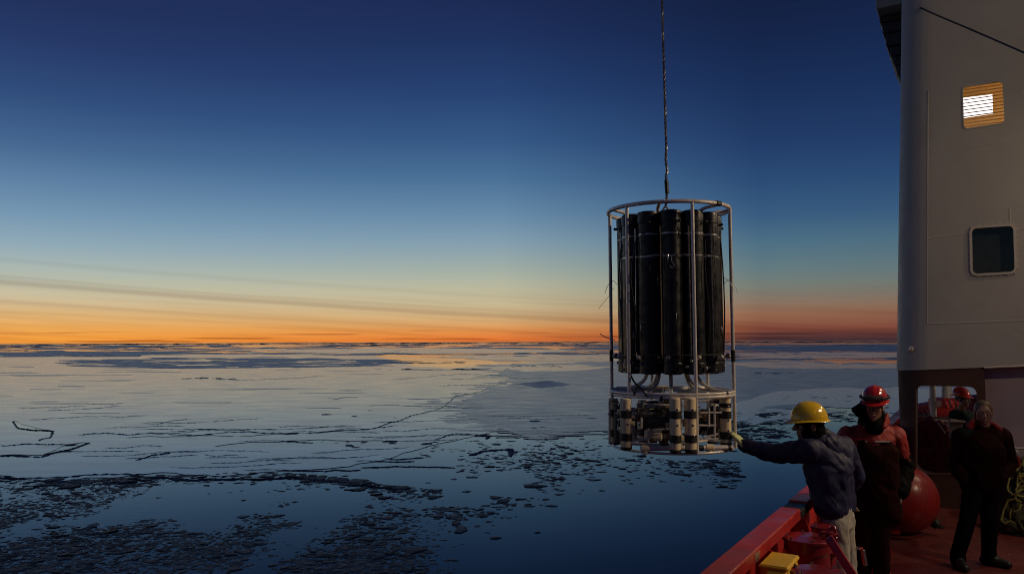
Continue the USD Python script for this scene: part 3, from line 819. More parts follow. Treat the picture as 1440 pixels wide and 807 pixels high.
def W(px, py):
    """the point of the front wall seen at a pixel, as (t along B, z)"""
    d = fwd + right * (px - CX) / F + up * (CY - py) / F
    n = -AX
    s = ((PF - EYE) @ n) / (d @ n)
    p = EYE + d * s
    return np.array([(p - PF) @ BX, p[2]])


def wall_point(t, z, out=0.0):
    return PF + BX * t + ZX * z - AX * out


WALLM = np.eye(4); WALLM[:3, 0] = BX; WALLM[:3, 1] = ZX; WALLM[:3, 2] = -AX; WALLM[:3, 3] = PF


def wprism(poly, out0, out1):
    """extrude a (t, z) polygon from out0 to out1 in front of the wall plane"""
    m = trimesh.creation.extrude_polygon(poly, out1 - out0, engine='earcut')
    m.apply_translation([0, 0, out0])
    m.apply_transform(WALLM)
    return m


def to_man(m):
    m = m.copy(); m.merge_vertices()
    return Manifold(m3.Mesh(np.asarray(m.vertices, np.float32), np.asarray(m.faces, np.uint32)))


def rounded(pts, r):
    return Polygon(pts).buffer(-r).buffer(r, quad_segs=6)


def plan(shift=0.0, inset=0.0):
    """plan of the tower, rounded at the near outboard corner"""
    c = PF + AX * RHO + BX * shift
    an = np.linspace(0, math.pi / 2, 14)
    arc = [c - BX * (RHO - inset) * math.cos(x) - AX * (RHO - inset) * math.sin(x) for x in an]
    return np.array(arc + [PF + BX * 5 + AX * inset, PF + BX * 5 + AX * 5, c - BX * (RHO - inset) + AX * 4.5])


zb0, zb1 = W(1257, 521.5)[1], W(1440, 514.5)[1]
t0_, t1_ = -RHO, W(1440, 514.5)[0]
slope = (zb1 - zb0) / (t1_ - t0_)
ztop = H + 9.0
bot, top = plan(0), plan(0.05 * 9)
pb = np.array([[*p[:2], zb0 + slope * ((p - PF) @ BX + RHO)] for p in bot])
pt = np.array([[*p[:2], ztop] for p in top])
tower = Manifold.hull_points(np.vstack([pb, pt]).astype(np.float64))
w1 = [W(1353.5, 122), W(1410, 113.5), W(1413, 173), W(1355.5, 182)]
w2 = [W(1366.5, 321.5), W(1425, 317.5), W(1427, 382), W(1368, 385.5)]
r1, r2 = rounded(w1, .055), rounded(w2, .06)
room = sbox(w1[0][0] - .25, w1[3][1] - .3, w1[2][0] + 1.0, w1[1][1] + .4)
tower = tower - to_man(wprism(r1, -0.2, 0.2)) - to_man(wprism(room, -1.6, -0.08)) - to_man(wprism(r2, -0.14, 0.2))
tw = thing('ship_superstructure', 'tall dirty white deckhouse of the ship with a rounded corner and two windows', 'deckhouse', (PF[0], PF[1], DECK))
obj('wall', M(tower), MATS['white_paint'], tw, smooth=20)


def strip(a_, b_, w=0.006, o=0.004):
    pa, pb_ = wall_point(*a_, 0.0), wall_point(*b_, 0.0)
    return tube(np.linspace(pa, pb_, 12) + rng.normal(0, .0008, (12, 3)), w * .9, 6)


for a_, b_ in ((W(1304.5, 215.5), W(1470, 191.5)), (W(1305, 335.5), W(1365, 328.4)), (W(1428, 322), W(1470, 317.5)), (W(1304, 455.2), W(1470, 449.5)), (W(1305, 128), W(1304, 455)), (W(1304, 297), W(1304, 300)), (W(1420, 292), W(1420, 318))):
    obj('weld_seam', strip(a_, b_), MATS['weld_paint'], tw)
# the seam round the curved corner, and the rim at the foot of the white wall
c_ = PF + AX * RHO
arc = [c_ - BX * (RHO + .001) * math.cos(x) - AX * (RHO + .001) * math.sin(x) + ZX * W(1304, 299)[1] + BX * .05 * (W(1304, 299)[1] - zb0) for x in np.linspace(0, math.pi / 2, 16)]
obj('weld_seam', tube(arc, .004, 5), MATS['weld_paint'], tw)
a_, b_ = W(1384, 516.8), W(1480, 512.8)
obj('foot_rim', tube(np.linspace(wall_point(*a_, .004), wall_point(*b_, .004), 6), .012, 6), MATS['weld_paint'], tw, label='pale rim that catches the deck light')
# small lamp boss on the corner
kp = c_ - BX * RHO * math.cos(1.0) - AX * RHO * math.sin(1.0) + ZX * at(1271, 491, 11.2)[2] + BX * .02
nb = -(BX * math.cos(1.0) + AX * math.sin(1.0))
obj('wall_boss', cat([cyl(kp - nb * .02, kp + nb * .03, .045, 16, .006), cyl(kp + nb * .03, kp + nb * .055, .026, 12, .006)]), MATS['weld_paint'], tw)

# lit window: frame, glass, slatted blind, a bright lamp panel in the cabin
f1 = obj('window', wprism(r1.buffer(.014).difference(r1.buffer(-.004)), -0.02, 0.008), MATS['white_paint'], tw, label='lit window with a slatted yellow blind', smooth=False)
obj('pane', wprism(r1.buffer(.003), -.062, -.056), MATS['glass'], f1, smooth=False)
tl, tr = w1[0][0] - .02, w1[2][0] + .03
zl, zh = w1[3][1] + .01, w1[0][1] + .02
sl_ = (w1[1][1] - w1[0][1]) / (w1[1][0] - w1[0][0]) * 0.25
nsl = 15
for k in range(nsl):
    z = zl - .02 + (zh - zl + .10) * (k + .5) / nsl
    c0 = wall_point((tl + tr) / 2, z, -.115)
    dirn = BX
    nrm_ = -AX * math.cos(0.62) + ZX * -math.sin(0.62)
    obj('blind_slat', rbox((tr - tl, 0.034, 0.0025), .0008, np.array([dirn, nrm_, np.cross(dirn, nrm_)]), c0), MATS['blind_slat'], f1)
obj('blind_box', rbox((tr - tl, 0.05, 0.06), .006, np.array([BX, -AX, ZX]), wall_point((tl + tr) / 2, zh + .08, -.13)), MATS['dark_device'], f1)
pn = [np.array(W(*q)) for q in ((1352, 138), (1395.5, 133), (1396.5, 159.5), (1352, 166.5))]
lp = thing('cabin_lamp', 'bright white lamp panel behind the blind of the upper window', 'lamp', wall_point(pn[0][0], pn[3][1], -.5))
e_ = EYE
def push(q, depth):
    """the same sight line, deeper behind the wall"""
    p = wall_point(q[0], q[1]); d = p - EYE
    n = AX
    s = ((PF + AX * depth - EYE) @ n) / (d @ n)
    return EYE + d * s
pp = [push(q, .55) for q in pn]
pp[0] = pp[0] - BX * .08; pp[3] = pp[3] - BX * .08
v = np.array(pp + [p + AX * .02 for p in pp])
obj('lamp_panel', (v, [[0, 2, 1], [0, 3, 2], [4, 5, 6], [4, 6, 7], [0, 1, 5], [0, 5, 4], [1, 2, 6], [1, 6, 5], [2, 3, 7], [2, 7, 6], [3, 0, 4], [3, 4, 7]]), MATS['panel_light'], lp, smooth=False)
s4 = UsdLux.SphereLight.Define(stage, lp + '/lamp'); s4.CreateRadiusAttr(0.08); s4.CreateIntensityAttr(34.0); s4.CreateColorAttr(Gf.Vec3f(1.0, .72, .36))
s4.AddTranslateOp().Set(tuple(float(x) for x in (AX * .45 + BX * 1.15 + ZX * .1)))
ins = sbox(w1[0][0] - .24, w1[3][1] - .29, w1[2][0] + .99, w1[1][1] + .39)
obj('cabin_lining', cat([wprism(ins, -1.59, -1.57), wprism(sbox(*ins.bounds[:3], ins.bounds[1] + .01), -1.57, -.10), wprism(sbox(ins.bounds[0], ins.bounds[3] - .01, *ins.bounds[2:]), -1.57, -.10),
                         wprism(sbox(ins.bounds[2] - .01, ins.bounds[1] + .011, ins.bounds[2], ins.bounds[3] - .011), -1.57, -.10), wprism(sbox(ins.bounds[0], ins.bounds[1] + .011, ins.bounds[0] + .01, ins.bounds[3] - .011), -1.57, -.10)]), MATS['cabin_wall'], tw, smooth=False)

# dark window with a bolted rim
f2 = obj('window', wprism(r2.buffer(.03).difference(r2.buffer(-.002)), -0.02, 0.02), MATS['weld_paint'], tw, label='dark window with a bolted pale rim', smooth=False)
obj('pane', wprism(r2.buffer(.002), -.045, -.038), MATS['glass'], f2, smooth=False)
obj('dark_backing', wprism(r2.buffer(-.002), -.135, -.130), MATS['dark_interior'], f2, smooth=False)
ringline = r2.buffer(.042).exterior
for k in range(28):
    q = ringline.interpolate(k / 28, normalized=True)
    obj('rim_bolt', cyl(wall_point(q.x, q.y, -.001), wall_point(q.x, q.y, .014), .010, 6), MATS['weld_paint'], f2)

# the brown foot of the deckhouse with its rounded passage
lw = thing('passage_wall', 'brown painted lower wall with a rounded passage opening under the deckhouse', 'wall', (PF[0], PF[1], DECK))
tR = W(1388, 600)[0]
zfoot = DECK + .002
front = Polygon([(-RHO, zfoot), (tR, zfoot), (tR, zb0 + slope * (tR + RHO) - .004), (-RHO, zb0 - .004)])
opn = rounded([W(1287.5, 541.5), (W(1374, 543)[0], W(1374, 543)[1]), (W(1374, 667)[0], W(1374, 667)[1]), W(1287.5, 667)], .10)
col = [(p - np.array([0, 0, 0])) for p in plan(0, .015)[:14]]
outer = [p[:2] for p in col] + [(PF + BX * tR + AX * .015)[:2]]
inner = [(PF + BX * tR + AX * .16)[:2], (PF + BX * .02 + AX * .16)[:2], (PF - BX * .10 + AX * .36)[:2], (PF - BX * .16 + AX * RHO)[:2]]
bp = trimesh.creation.extrude_polygon(Polygon(outer + inner).buffer(0), 3.0, engine='earcut'); bp.apply_translation([0, 0, zfoot])
topcut = trimesh.creation.box([6, 6, 3]);
vv = np.array([[x, y, 0] for x in (-3, 3) for y in (-1, 5)])
cutter = Manifold.hull_points(np.array([PF + BX * t + AX * d + ZX * (zb0 + slope * (t + RHO) - .004 + dz) for t in (-3, 4) for d in (-3, 5) for dz in (0, 5)]))
low = to_man(bp) - cutter - to_man(wprism(opn, -1.0, .5))
obj('wall_plate', M(low), MATS['brown_paint'], lw, smooth=30)
obj('opening_rim', wprism(opn.buffer(.012).difference(opn.buffer(-.006)), -.02, -.006), MATS['brown_paint'], lw, smooth=False)
ib = thing('inner_bulkhead', 'pale mauve bulkhead right of the passage behind the standing man', 'wall', (PF[0] + BX[0] * 2, PF[1] + BX[1] * 2, DECK))
obj('plate', wprism(Polygon([(tR - .05, zfoot), (5, zfoot), (5, zb0 + slope * (5 + RHO) - .004), (tR - .05, zb0 + slope * (tR + RHO) - .004)]), -.34, -.175), MATS['mauve_paint'], ib, smooth=False)
a_, b_ = W(1424, 630.5), W(1500, 629)
obj('handrail', cat([tube([wall_point(*a_, .0), wall_point(*b_, .0)], .016, 8), tube([wall_point(a_[0] + .03, a_[1], .0), wall_point(a_[0] + .03, a_[1], -.13)], .012, 6)]), MATS['weld_paint'], ib)
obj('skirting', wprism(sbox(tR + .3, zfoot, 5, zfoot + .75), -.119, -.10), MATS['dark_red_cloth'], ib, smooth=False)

# bridge wing overhang, high on the outboard side behind the corner
wg = thing('bridge_wing', 'overhanging bridge wing with a stepped dark bracket at the top right', 'ship wing', at(1265, 60, 12.6))


def wingbox(xl, ya, yb, Y0, Y1, c=.01, xr=1330):
    a_, b_ = at(xl, yb, Y0), at(xl, ya, Y0)
    L, B_, Hh = Y1 - Y0, 1.3, b_[2] - a_[2]
    return rbox((L, B_, Hh), c, np.array([AX, BX, ZX]), a_ + AX * L / 2 + BX * B_ / 2 + ZX * Hh / 2)


obj('wing_deck', wingbox(1232, -60, 13, 12.3, 15.0), MATS['white_paint'], wg)
steps = [(1237, 13.5, 33), (1241, 33.3, 48), (1246, 48.3, 66), (1252, 66.3, 80), (1257, 80.3, 92), (1261.5, 92.3, 106)]
for xl, ya, yb in steps:
    obj('bracket_step', wingbox(xl, ya, yb, 12.6, 14.6, .012), MATS['dark_device'], wg)

# wire running down from the wing to the near right
w0, w1_ = at(1370, 44, 9.9), at(1560, 128, 7.6)
wend = w1_ + (w1_ - w0) * ((DECK + .03 - w1_[2]) / (w1_ - w0)[2])           # made fast to the deck, out of the picture
wr = spline([at(1255, -9, 11.8), at(1300, 14, 10.9), w0, at(1440, 74.5, 9.0), w1_, w1_ * .5 + wend * .5, wend], 60)
obj('stay_wire', tube(wr, .012, 7), MATS['cable_black'], label='thin black stay wire crossing the top right corner', cat='wire')

# floodlights that light the deck, outside the picture to the right
for k, (LP, AIM, POW) in enumerate(FLOODS):
    fl = thing('deck_floodlight', ('deck floodlight on a short arm from the deckhouse wall, right of the frame', 'deck floodlight on a tall post standing on the deck, right of the frame', 'narrow spotlight on its own post, aimed at the water sampler')[k], 'floodlight', LP)
    td = AIM - LP; td /= np.linalg.norm(td)
    sx_ = np.cross(td, ZX); sx_ /= np.linalg.norm(sx_); sz_ = np.cross(sx_, td)
    obj('housing', cat([rbox((.40, .03, .40), .01, np.array([sx_, td, sz_]), LP - td * .06)] + [rbox((.012, .10, .40), .003, np.array([sx_, td, sz_]), LP + sx_ * s_ * .20) for s_ in (-1, 1)] + [rbox((.40, .10, .012), .003, np.array([sx_, td, sz_]), LP + sz_ * .206)]), MATS['dark_device'], fl)
    if k == 0:
        wp = PF + BX * ((LP - PF) @ BX); wp = np.array([wp[0], wp[1], LP[2] + .05])
        obj('bracket_arm', tube([LP - td * .08, wp + AX * .05], .03, 8), MATS['white_paint'], fl)
    else:
        q = np.array([LP[0] + .28, LP[1] - .1, 0])
        if k:
            obj('post', cyl(q + ZX * (DECK + .003), q + ZX * (LP[2] + .75), .06, 14), MATS['white_paint'], fl)
        obj('bracket_arm', tube([LP - td * .08, q + ZX * LP[2]], .03, 8), MATS['white_paint'], fl)
    path = fl + '/lamp'
    sl = (UsdLux.SphereLight if k == 2 else UsdLux.DiskLight).Define(stage, path)
    if k == 2:
        sh_ = UsdLux.ShapingAPI.Apply(sl.GetPrim()); sh_.CreateShapingConeAngleAttr(17.0); sh_.CreateShapingConeSoftnessAttr(0.7)
    sl.CreateRadiusAttr(0.15); sl.CreateIntensityAttr(POW); sl.CreateColorAttr(Gf.Vec3f(*LAMP_COLOR))
    sl.AddTransformOp().Set(Gf.Matrix4d(*sx_, 0, *sz_, 0, *(-td), 0, 0, 0, 0, 1))

# ------------------------------------------------------------------ beyond the passage
wpst = thing('white_post', 'white steel post standing beyond the passage', 'post', ground(1312, 675, DECK) * [1, 1, 0] + [0, 0, DECK])
q = at(1312, 560, 12.7)
obj('pole', cyl((q[0], q[1], DECK), (q[0], q[1], DECK + 2.6), .048, 16), MATS['weld_paint'], wpst)
wnb = thing('red_winch', 'dark red winch housing beyond the passage, behind the white post', 'winch', np.array([*at(1331, 600, 13.6)[:2], DECK]))
q = at(1331, 575, 13.6)
obj('housing', rbox((.40, .5, q[2] - DECK + .2), .04, None, (q[0], q[1], (q[2] + .2 + DECK) / 2)), MATS['red_paint'], wnb)
obj('drum', cyl(q + [-.32, -.1, -.1], q + [.05, -.30, -.1], .15, 20, .02), MATS['red_paint'], wnb)
for k in range(3):
    obj('lever', tube([q + [-.1 + .09 * k, -.3, .05], q + [-.12 + .09 * k, -.34, .22]], .012, 6), MATS['steel'], wnb)
vp = thing('vent_pipe', 'short white vent pipe standing on the red winch housing', 'pipe', at(1331, 566, 13.55))
obj('pipe', cyl(at(1331, 563, 13.6) , at(1331, 530, 13.6), .078, 18), MATS['white_paint'], vp)
lk = thing('deck_locker', 'low beige locker beyond the passage, left of the standing man', 'locker', np.array([*at(1334, 600, 12.5)[:2], DECK]))
q = at(1336, 591, 12.5)
obj('box', rbox((.36, .4, q[2] - DECK - .03), .015, None, (q[0], q[1] + .1, (q[2] - .03 + DECK) / 2)), MATS['locker_beige'], lk)
obj('lid', rbox((.40, .44, .03), .008, None, (q[0], q[1] + .1, q[2] - .014)), MATS['locker_beige'], lk)
pl = thing('passage_lamp', 'small lit lamp under the deckhouse inside the passage, hidden behind the bulkhead', 'lamp', (8.35, 12.2, H - .62))
obj('lamp_base', cyl((8.35, 12.2, H - .56), (8.35, 12.2, H - .50), .09, 16, .006), MATS['weld_paint'], pl)
obj('lamp_stem', cyl((8.35, 12.2, H - .50), (8.35, 12.2, H - .10), .02, 8), MATS['weld_paint'], pl)
obj('lamp_globe', M(ball((8.35, 12.2, H - .62), .06)), MATS['lamp_glow'], pl)
s3 = UsdLux.SphereLight.Define(stage, pl + '/lamp'); s3.CreateRadiusAttr(0.065); s3.CreateIntensityAttr(60.0); s3.CreateColorAttr(Gf.Vec3f(1.0, .82, .66)); s3.AddTranslateOp().Set((0, 0, 0))
# red oilskins hung on a rack
ok = thing('hanging_oilskins', 'red oilskins hung in folds inside the passage', 'oilskins', np.array([*at(1306, 640, 11.9)[:2], DECK]))
q0 = at(1293, 588, 11.9); 
obj('rack', cat([tube([at(1289, 586, 11.95), at(1334, 588, 11.95)], .018, 8), cyl(at(1290, 586, 11.95), np.array([*at(1290, 586, 11.95)[:2], DECK]), .02, 8), cyl(at(1334, 588, 11.95), np.array([*at(1334, 588, 11.95)[:2], DECK]), .02, 8)]), MATS['steel'], ok)
for k, (x, y0, y1, w) in enumerate(((1297, 590, 662, .11), (1310, 588, 655, .12), (1322, 592, 660, .10))):
    ctr = at(x, y0, 11.9 - .02 * k); z1 = at(x, y1, 11.9)[2]
    g = [hull((ctr + [-.02, 0, -.03], .05), (ctr + [w * .5, 0, -.1], .055), (ctr + [-w * .5, 0, -.1], .055)),
         hull((ctr + [w * .5, 0, -.1], .055), (ctr + [-w * .5, 0, -.1], .055), (np.array([ctr[0] - w * .7, ctr[1], z1]), .06), (np.array([ctr[0] + w * .6, ctr[1], z1]), .06)),
         hull((ctr + [w * .55, 0, -.1], .045), (np.array([ctr[0] + w * .95, ctr[1] - .03, z1 + .18]), .045))]
    obj('oilskin', blend(g, .03, 5, .045, (30, 30, 4), 20 + k), MATS['red_cloth'], ok, smooth=60)
obj('hook_stick', tube([at(1319, 594, 11.75), at(1329, 609, 11.75)], .011, 6), MATS['weld_paint'], ok)
for k in range(5):
    p = at(1290 + 3.4 * k, 582 - (k % 2) * 4, 12.1)
    obj('clip', M(ball(p, .035)), MATS['red_paint' if k % 2 else 'reflective_tape'], ok)

# red buoy
bc = at(1268, 696, 9.6)
bc[2] = DECK + .415
by = thing('round_buoy', 'big round red inflatable buoy lying on the deck behind the man in the red jacket', 'buoy', (bc[0], bc[1], DECK))
sp = trimesh.creation.icosphere(5, .41); sp.apply_translation(bc)
obj('ball', sp, MATS['buoy_vinyl'], by, smooth=True)
for k in range(4):
    an = np.arange(48) * 2 * math.pi / 48
    R_ = trimesh.transformations.rotation_matrix(math.pi / 4 * k + .2, [0.2, 0.1, 1])[:3, :3]
    obj('moulded_seam', tube(np.stack([.4105 * np.cos(an), 0 * an, .4105 * np.sin(an)], 1) @ R_.T + bc, .0035, 5, closed=True), MATS['buoy_vinyl'], by)
q = bc + np.array([.30, -.16, -.26])
obj('lug', cat([cyl(q * .0 + bc + (q - bc) * .95, bc + (q - bc) * 1.12, .06, 14, .012), ring(bc + (q - bc) * 1.16, .045, .014, 20, 7)]), MATS['black_rubber'], by)

# net heap with yellow rope at the right edge
nh = thing('net_heap', 'heap of dark net and yellow green rope at the right edge of the deck', 'net', np.array([*at(1430, 715, 9.6)[:2], DECK]))
q = np.array([*at(1436, 700, 9.6)[:2], DECK])
hm = blend([hull((q + [0, 0, .12], .28), (q + [.45, .05, .14], .28), (q + [.1, .1, .55], .20), (q + [.5, .1, .62], .2)), hull((q + [.2, .1, .75], .15), (q + [.05, .05, .25], .26))], .035, 6, .09, (9, 9, 9), 3)
hm.vertices[:, 2] = np.maximum(hm.vertices[:, 2], DECK + .003)
obj('net', hm, MATS['net_dark'], nh, smooth=60)
r = np.random.default_rng(15)
import trimesh.proximity
for k in range(26):
    c = q + np.array([r.uniform(-.22, .6), -.12, r.uniform(.1, .95)])
    an = np.linspace(0, r.uniform(3.5, 6.2), 20) + r.uniform(0, 6)
    rad = r.uniform(.08, .22)
    P = np.stack([c[0] + rad * np.cos(an) * r.uniform(.6, 1.4), c[1] + 0 * an, c[2] + rad * np.sin(an) * .8], 1)
    near, dist, tid = trimesh.proximity.closest_point(hm, P)
    P = near + hm.face_normals[tid] * .012
    P[:, 2] = np.maximum(P[:, 2], DECK + .02)
    obj('rope_strand', tube(P, .012, 5), MATS['rope_yellow'], nh)

# ------------------------------------------------------------------ the water sampler hanging on its wire
RC = at(939.5, 300, 6.8); RC = np.array([RC[0], RC[1], 0.0])


def zy(py, Y=6.8, px=941):
    return at(px, py, Y)[2]


def rp(ang, R, z):
    """a point of the sampler: ang in degrees, 0 = right, 90 = towards us"""
    a_ = math.radians(ang)
    return np.array([RC[0] + R * math.cos(a_), RC[1] - R * math.sin(a_), z])


ZT, ZM1, ZM2, ZB = zy(298), zy(549), zy(553), zy(626)
RR = 0.531
rs = thing('water_sampler', 'tall round frame of black water sampling bottles hanging from a wire over the sea', 'water sampler', (RC[0], RC[1], ZB))
obj('top_ring', ring((RC[0], RC[1], ZT), RR, .0175), MATS['frame_alloy'], rs)
obj('middle_ring', ring((RC[0], RC[1], ZM1), RR + .004, .0135), MATS['frame_alloy'], rs)
obj('middle_ring', ring((RC[0], RC[1], ZM2), RR + .004, .0135), MATS['frame_alloy'], rs)
obj('bottom_ring', ring((RC[0], RC[1], ZB), RR * .97, .011), MATS['frame_alloy'], rs)
POSTS = (20, 80, 142, 200, 262, 320)
for an in POSTS:
    obj('post', cyl(rp(an, RR, ZB), rp(an, RR, ZT), .0155, 14), MATS['frame_alloy'], rs)
for an in (20, 200):
    obj('tape_band', cyl(rp(an, RR, zy(508)), rp(an, RR, zy(492)), .018, 14), MATS['black_rubber'], rs)
a0 = np.radians(np.linspace(48, 54, 5))
obj('tape_band', tube([rp(math.degrees(x), RR, ZT) for x in a0], .0235, 10), MATS['black_rubber'], rs)
for an in (45, 110, 135, 168, 230, 300, 350):
    R0 = RR + .004
    obj('tape_band', tube([rp(an + d, R0, ZM1 if an % 2 else ZM2) for d in (-1, 0, 1)], .017, 10), MATS['black_rubber'], rs)
# curved arms from the top ring in to the bottles
for an in (10, 50, 110, 165, 225, 285, 340):
    pts = spline([rp(an, RR, ZT), rp(an, RR * .93, ZT - .01), rp(an + 4, RR * .74, ZT - .03), rp(an + 6, RR * .60, ZT - .10), rp(an + 6, RR * .58, ZT - .30)], 20)
    obj('curved_arm', tube(pts, .015, 9), MATS['frame_alloy'], rs)
# curved legs under the bottles
for an in (30, 68, 102, 128, 215, 250, 320):
    pts = spline([rp(an, .20, zy(505)), rp(an, .215, zy(520)), rp(an, .27, zy(537)), rp(an, .40, zy(547)), rp(an, RR, ZM1 + .005)], 22)
    obj('curved_leg', tube(pts, .0165, 10), MATS['frame_alloy'], rs)
obj('centre_column', cyl((RC[0], RC[1], zy(508)), (RC[0], RC[1], zy(300)), .10, 18), MATS['dark_device'], rs)
for zz in (zy(330), zy(500)):
    obj('plate', lathe([(0.001, -.006), (.30, -.006), (.30, .006), (.001, .006)], (RC[0], RC[1], zz), 36), MATS['dark_device'], rs, smooth=False)
for an in (60, 180, 300):
    obj('cross_beam', tube([rp(an, .08, ZM1), rp(an, RR, ZM1)], .017, 8), MATS['frame_alloy'], rs)
    obj('cross_beam', tube([rp(an + 20, .02, ZB), rp(an + 20, RR * .95, ZB)], .014, 8), MATS['frame_alloy'], rs)

BZ0, BZ1 = zy(524), zy(306)
r = np.random.default_rng(9)
for k in range(12):
    an = 99 - 30 * k + 0.0
    b = obj('bottle', cyl(rp(an, .366, BZ0 + .10), rp(an, .366, BZ1 - .10), .0905, 22), MATS['black_pvc'], rs)
    obj('top_cap', lathe([(.0905, -.10), (.0955, -.095), (.0955, -.02), (.089, -.004), (.06, 0.004), (.0001, .006)], rp(an, .366, BZ1), 22), MATS['black_pvc'], b)
    obj('bottom_cap', lathe([(.0001, -.004), (.062, 0.0), (.0955, .012), (.0955, .085), (.0905, .10)], rp(an, .366, BZ0), 22), MATS['black_pvc'], b)
    for zz, w_ in ((zy(337), .007), (zy(366 + r.uniform(-1, 1)), .006)):
        obj('strap', lathe([(.091, -w_), (.0925, -w_), (.0925, w_), (.091, w_)], rp(an, .366, zz), 22), MATS['steel'], b)
    obj('spring_rod', tube([rp(an + 11, .452, BZ0 + .14), rp(an + 11, .446, BZ1 - .14)], .0055, 6), MATS['brass' if k % 3 == 0 else 'steel'], b)
    knob = rp(an + 5, .458, zy(502))
    obj('tap', cat([cyl(knob, rp(an + 5, .49, zy(502)), .014, 10, .003), M(ball(rp(an + 5, .495, zy(501)), .018))]), MATS['weld_paint' if k % 3 else 'steel'], b)
    obj('vent_knob', cat([cyl(rp(an - 8, .452, zy(322)), rp(an - 8, .475, zy(322)), .011, 8), M(ball(rp(an - 8, .478, zy(322)), .013))]), MATS['dark_device'], b)
    if k % 2 == 0:
        lan = rp(an + 9, .452, BZ1 - .06)
        obj('lanyard', tube(spline([lan, rp(an + 10, .47, BZ1 - .3), rp(an + 7, .462, BZ1 - .6), rp(an + 10, .46, BZ0 + .3)], 20), .003, 5), MATS['cable_black'], b)
    o2 = rp(an + 15, .415, zy(510 + r.uniform(-6, 6)))
    obj('clip', rbox((.03, .03, .022), .005, None, o2), MATS['reflective_tape' if k % 2 else 'dark_device'], b)
for k in range(8):                                  # the inner circle of bottles
    b = obj('bottle', cyl(rp(22 + 45 * k, .215, BZ0 + .05), rp(22 + 45 * k, .215, BZ1 - .02), .08, 18, .01), MATS['black_pvc'], rs)
for k in range(12):
    b = obj('bottle', cyl(rp(84 - 30 * k, .30, BZ0 + .03), rp(84 - 30 * k, .30, BZ1 - .03), .06, 14, .01), MATS['black_pvc'], rs)
for k in range(26):                                 # taps, release lines and cable ties round the feet of the bottles
    an = r.uniform(0, 360); zz = zy(r.uniform(496, 521))
    q = rp(an, .455 + r.uniform(0, .035), zz)
    obj('fitting', M(ball(q, r.uniform(.010, .020), (1, 1, r.uniform(.7, 1.4)), 10)), MATS[('steel', 'reflective_tape', 'dark_device')[k % 3]], rs)
for k in range(14):
    an = r.uniform(0, 360); zz = zy(r.uniform(315, 480))
    q = rp(an, .452, zz); d2 = rp(an, .49, zz) - q
    obj('lanyard_clip', tube(spline([q, q + d2 * .8 + [0, 0, .02], q + d2 + [0, 0, -.03], q + d2 * .2 + [0, 0, -.07]], 10), .0042, 5), MATS['steel' if k % 2 else 'cable_black'], rs)
obj('hose_band', ring((RC[0], RC[1], zy(366)), .452, .0042, 60, 6), MATS['steel'], rs)
obj('hose_band', ring((RC[0], RC[1], zy(498)), .455, .0045, 60, 6), MATS['dark_device'], rs)
hk = rp(99, .462, zy(367))
obj('hook', tube(spline([hk, hk + [0, -.006, -.05], hk + [.018, -.008, -.085], hk + [0, -.008, -.105], hk + [-.018, -.008, -.085]], 20), .005, 6), MATS['steel'], rs)
for sgn, an in ((1, 8), (-1, 176), (1, 40)):
    p = rp(an, .47, zy(400))
    obj('loose_line', tube(spline([p, p + [sgn * .04, -.02, .03], p + [sgn * .09, -.03, -.02], p + [sgn * .11, -.03, -.08]], 14), .0022, 4), MATS['steel'], rs)
p = rp(176, .5, zy(430))
obj('loose_line', tube(spline([p + [0, 0, .16], p + [-.05, -.02, .08], p + [-.12, -.03, .0], p + [-.14, -.02, -.03]], 14), .0018, 4), MATS['weld_paint'], rs)
obj('loose_line', tube(spline([rp(158, .56, zy(478)), rp(163, .62, zy(474)), rp(166, .66, zy(469))], 8), .004, 5), MATS['weld_paint'], rs)
obj('black_hose', tube(spline([rp(150, .46, zy(490)), rp(148, .48, zy(515)), rp(140, .50, zy(532)), rp(128, .53, zy(544)), rp(122, .56, zy(552))], 24), .008, 7), MATS['cable_black'], rs)
for k, an in enumerate((165, 140, 60, 25)):
    z0_, z1_ = zy(345), zy(495)
    obj('black_hose', tube(spline([rp(an, .455, z0_), rp(an + 3, .475, (z0_ * 2 + z1_) / 3), rp(an - 2, .47, (z0_ + 2 * z1_) / 3), rp(an, .46, z1_)], 18), .006, 6), MATS['cable_black'], rs)

# buoyancy-like pressure tubes strapped round the lower cage
for k, (px_, y0, y1, dY, rad) in enumerate(((880.5, 560, 629, -.42, .046), (950, 559, 633, -.56, .044), (971.5, 559, 632.5, -.545, .046), (1021, 556, 623, -.28, .046), (864, 560, 622, .15, .04), (1002, 562, 620, .45, .05), (905, 562, 620, .46, .05))):
    Y = 6.8 + dY
    pa, pb_ = at(px_, y1, Y), at(px_, y0, Y); pb_[:2] = pa[:2]
    t = obj('pressure_tube', cyl(pa, pb_, rad, 24, .008), MATS['tube_beige'], rs)
    Lz = pb_[2] - pa[2]
    for fz, hh in ((.80, .035), (.60, .06), (.17, .06)) if k == 3 else ((.68, .06), (.22, .06)):
        zc = pa[2] + Lz * fz
        obj('black_band', lathe([(rad + .0008, -hh / 2), (rad + .004, -hh / 2), (rad + .004, hh / 2), (rad + .0008, hh / 2)], (pa[0], pa[1], zc), 24), MATS['black_rubber'], t)
    obj('end_cap', cyl((pa[0], pa[1], pa[2] - .02), (pa[0], pa[1], pa[2] + .012), rad * 1.02, 24, .006), MATS['black_rubber'], t)
    for fz in (.78, .49, .28):
        q = np.array([pa[0] + .3 * rad, pa[1] - rad * .95, pa[2] + Lz * fz])
        obj('stud', M(ball(q, .010, seg=10)), MATS['steel'], t)
# clutter of instruments inside the cage
def dev(name, a_, b_, r_, m_, bev=.008):
    obj(name, cyl(a_, b_, r_, 18, bev), MATS[m_], rs)


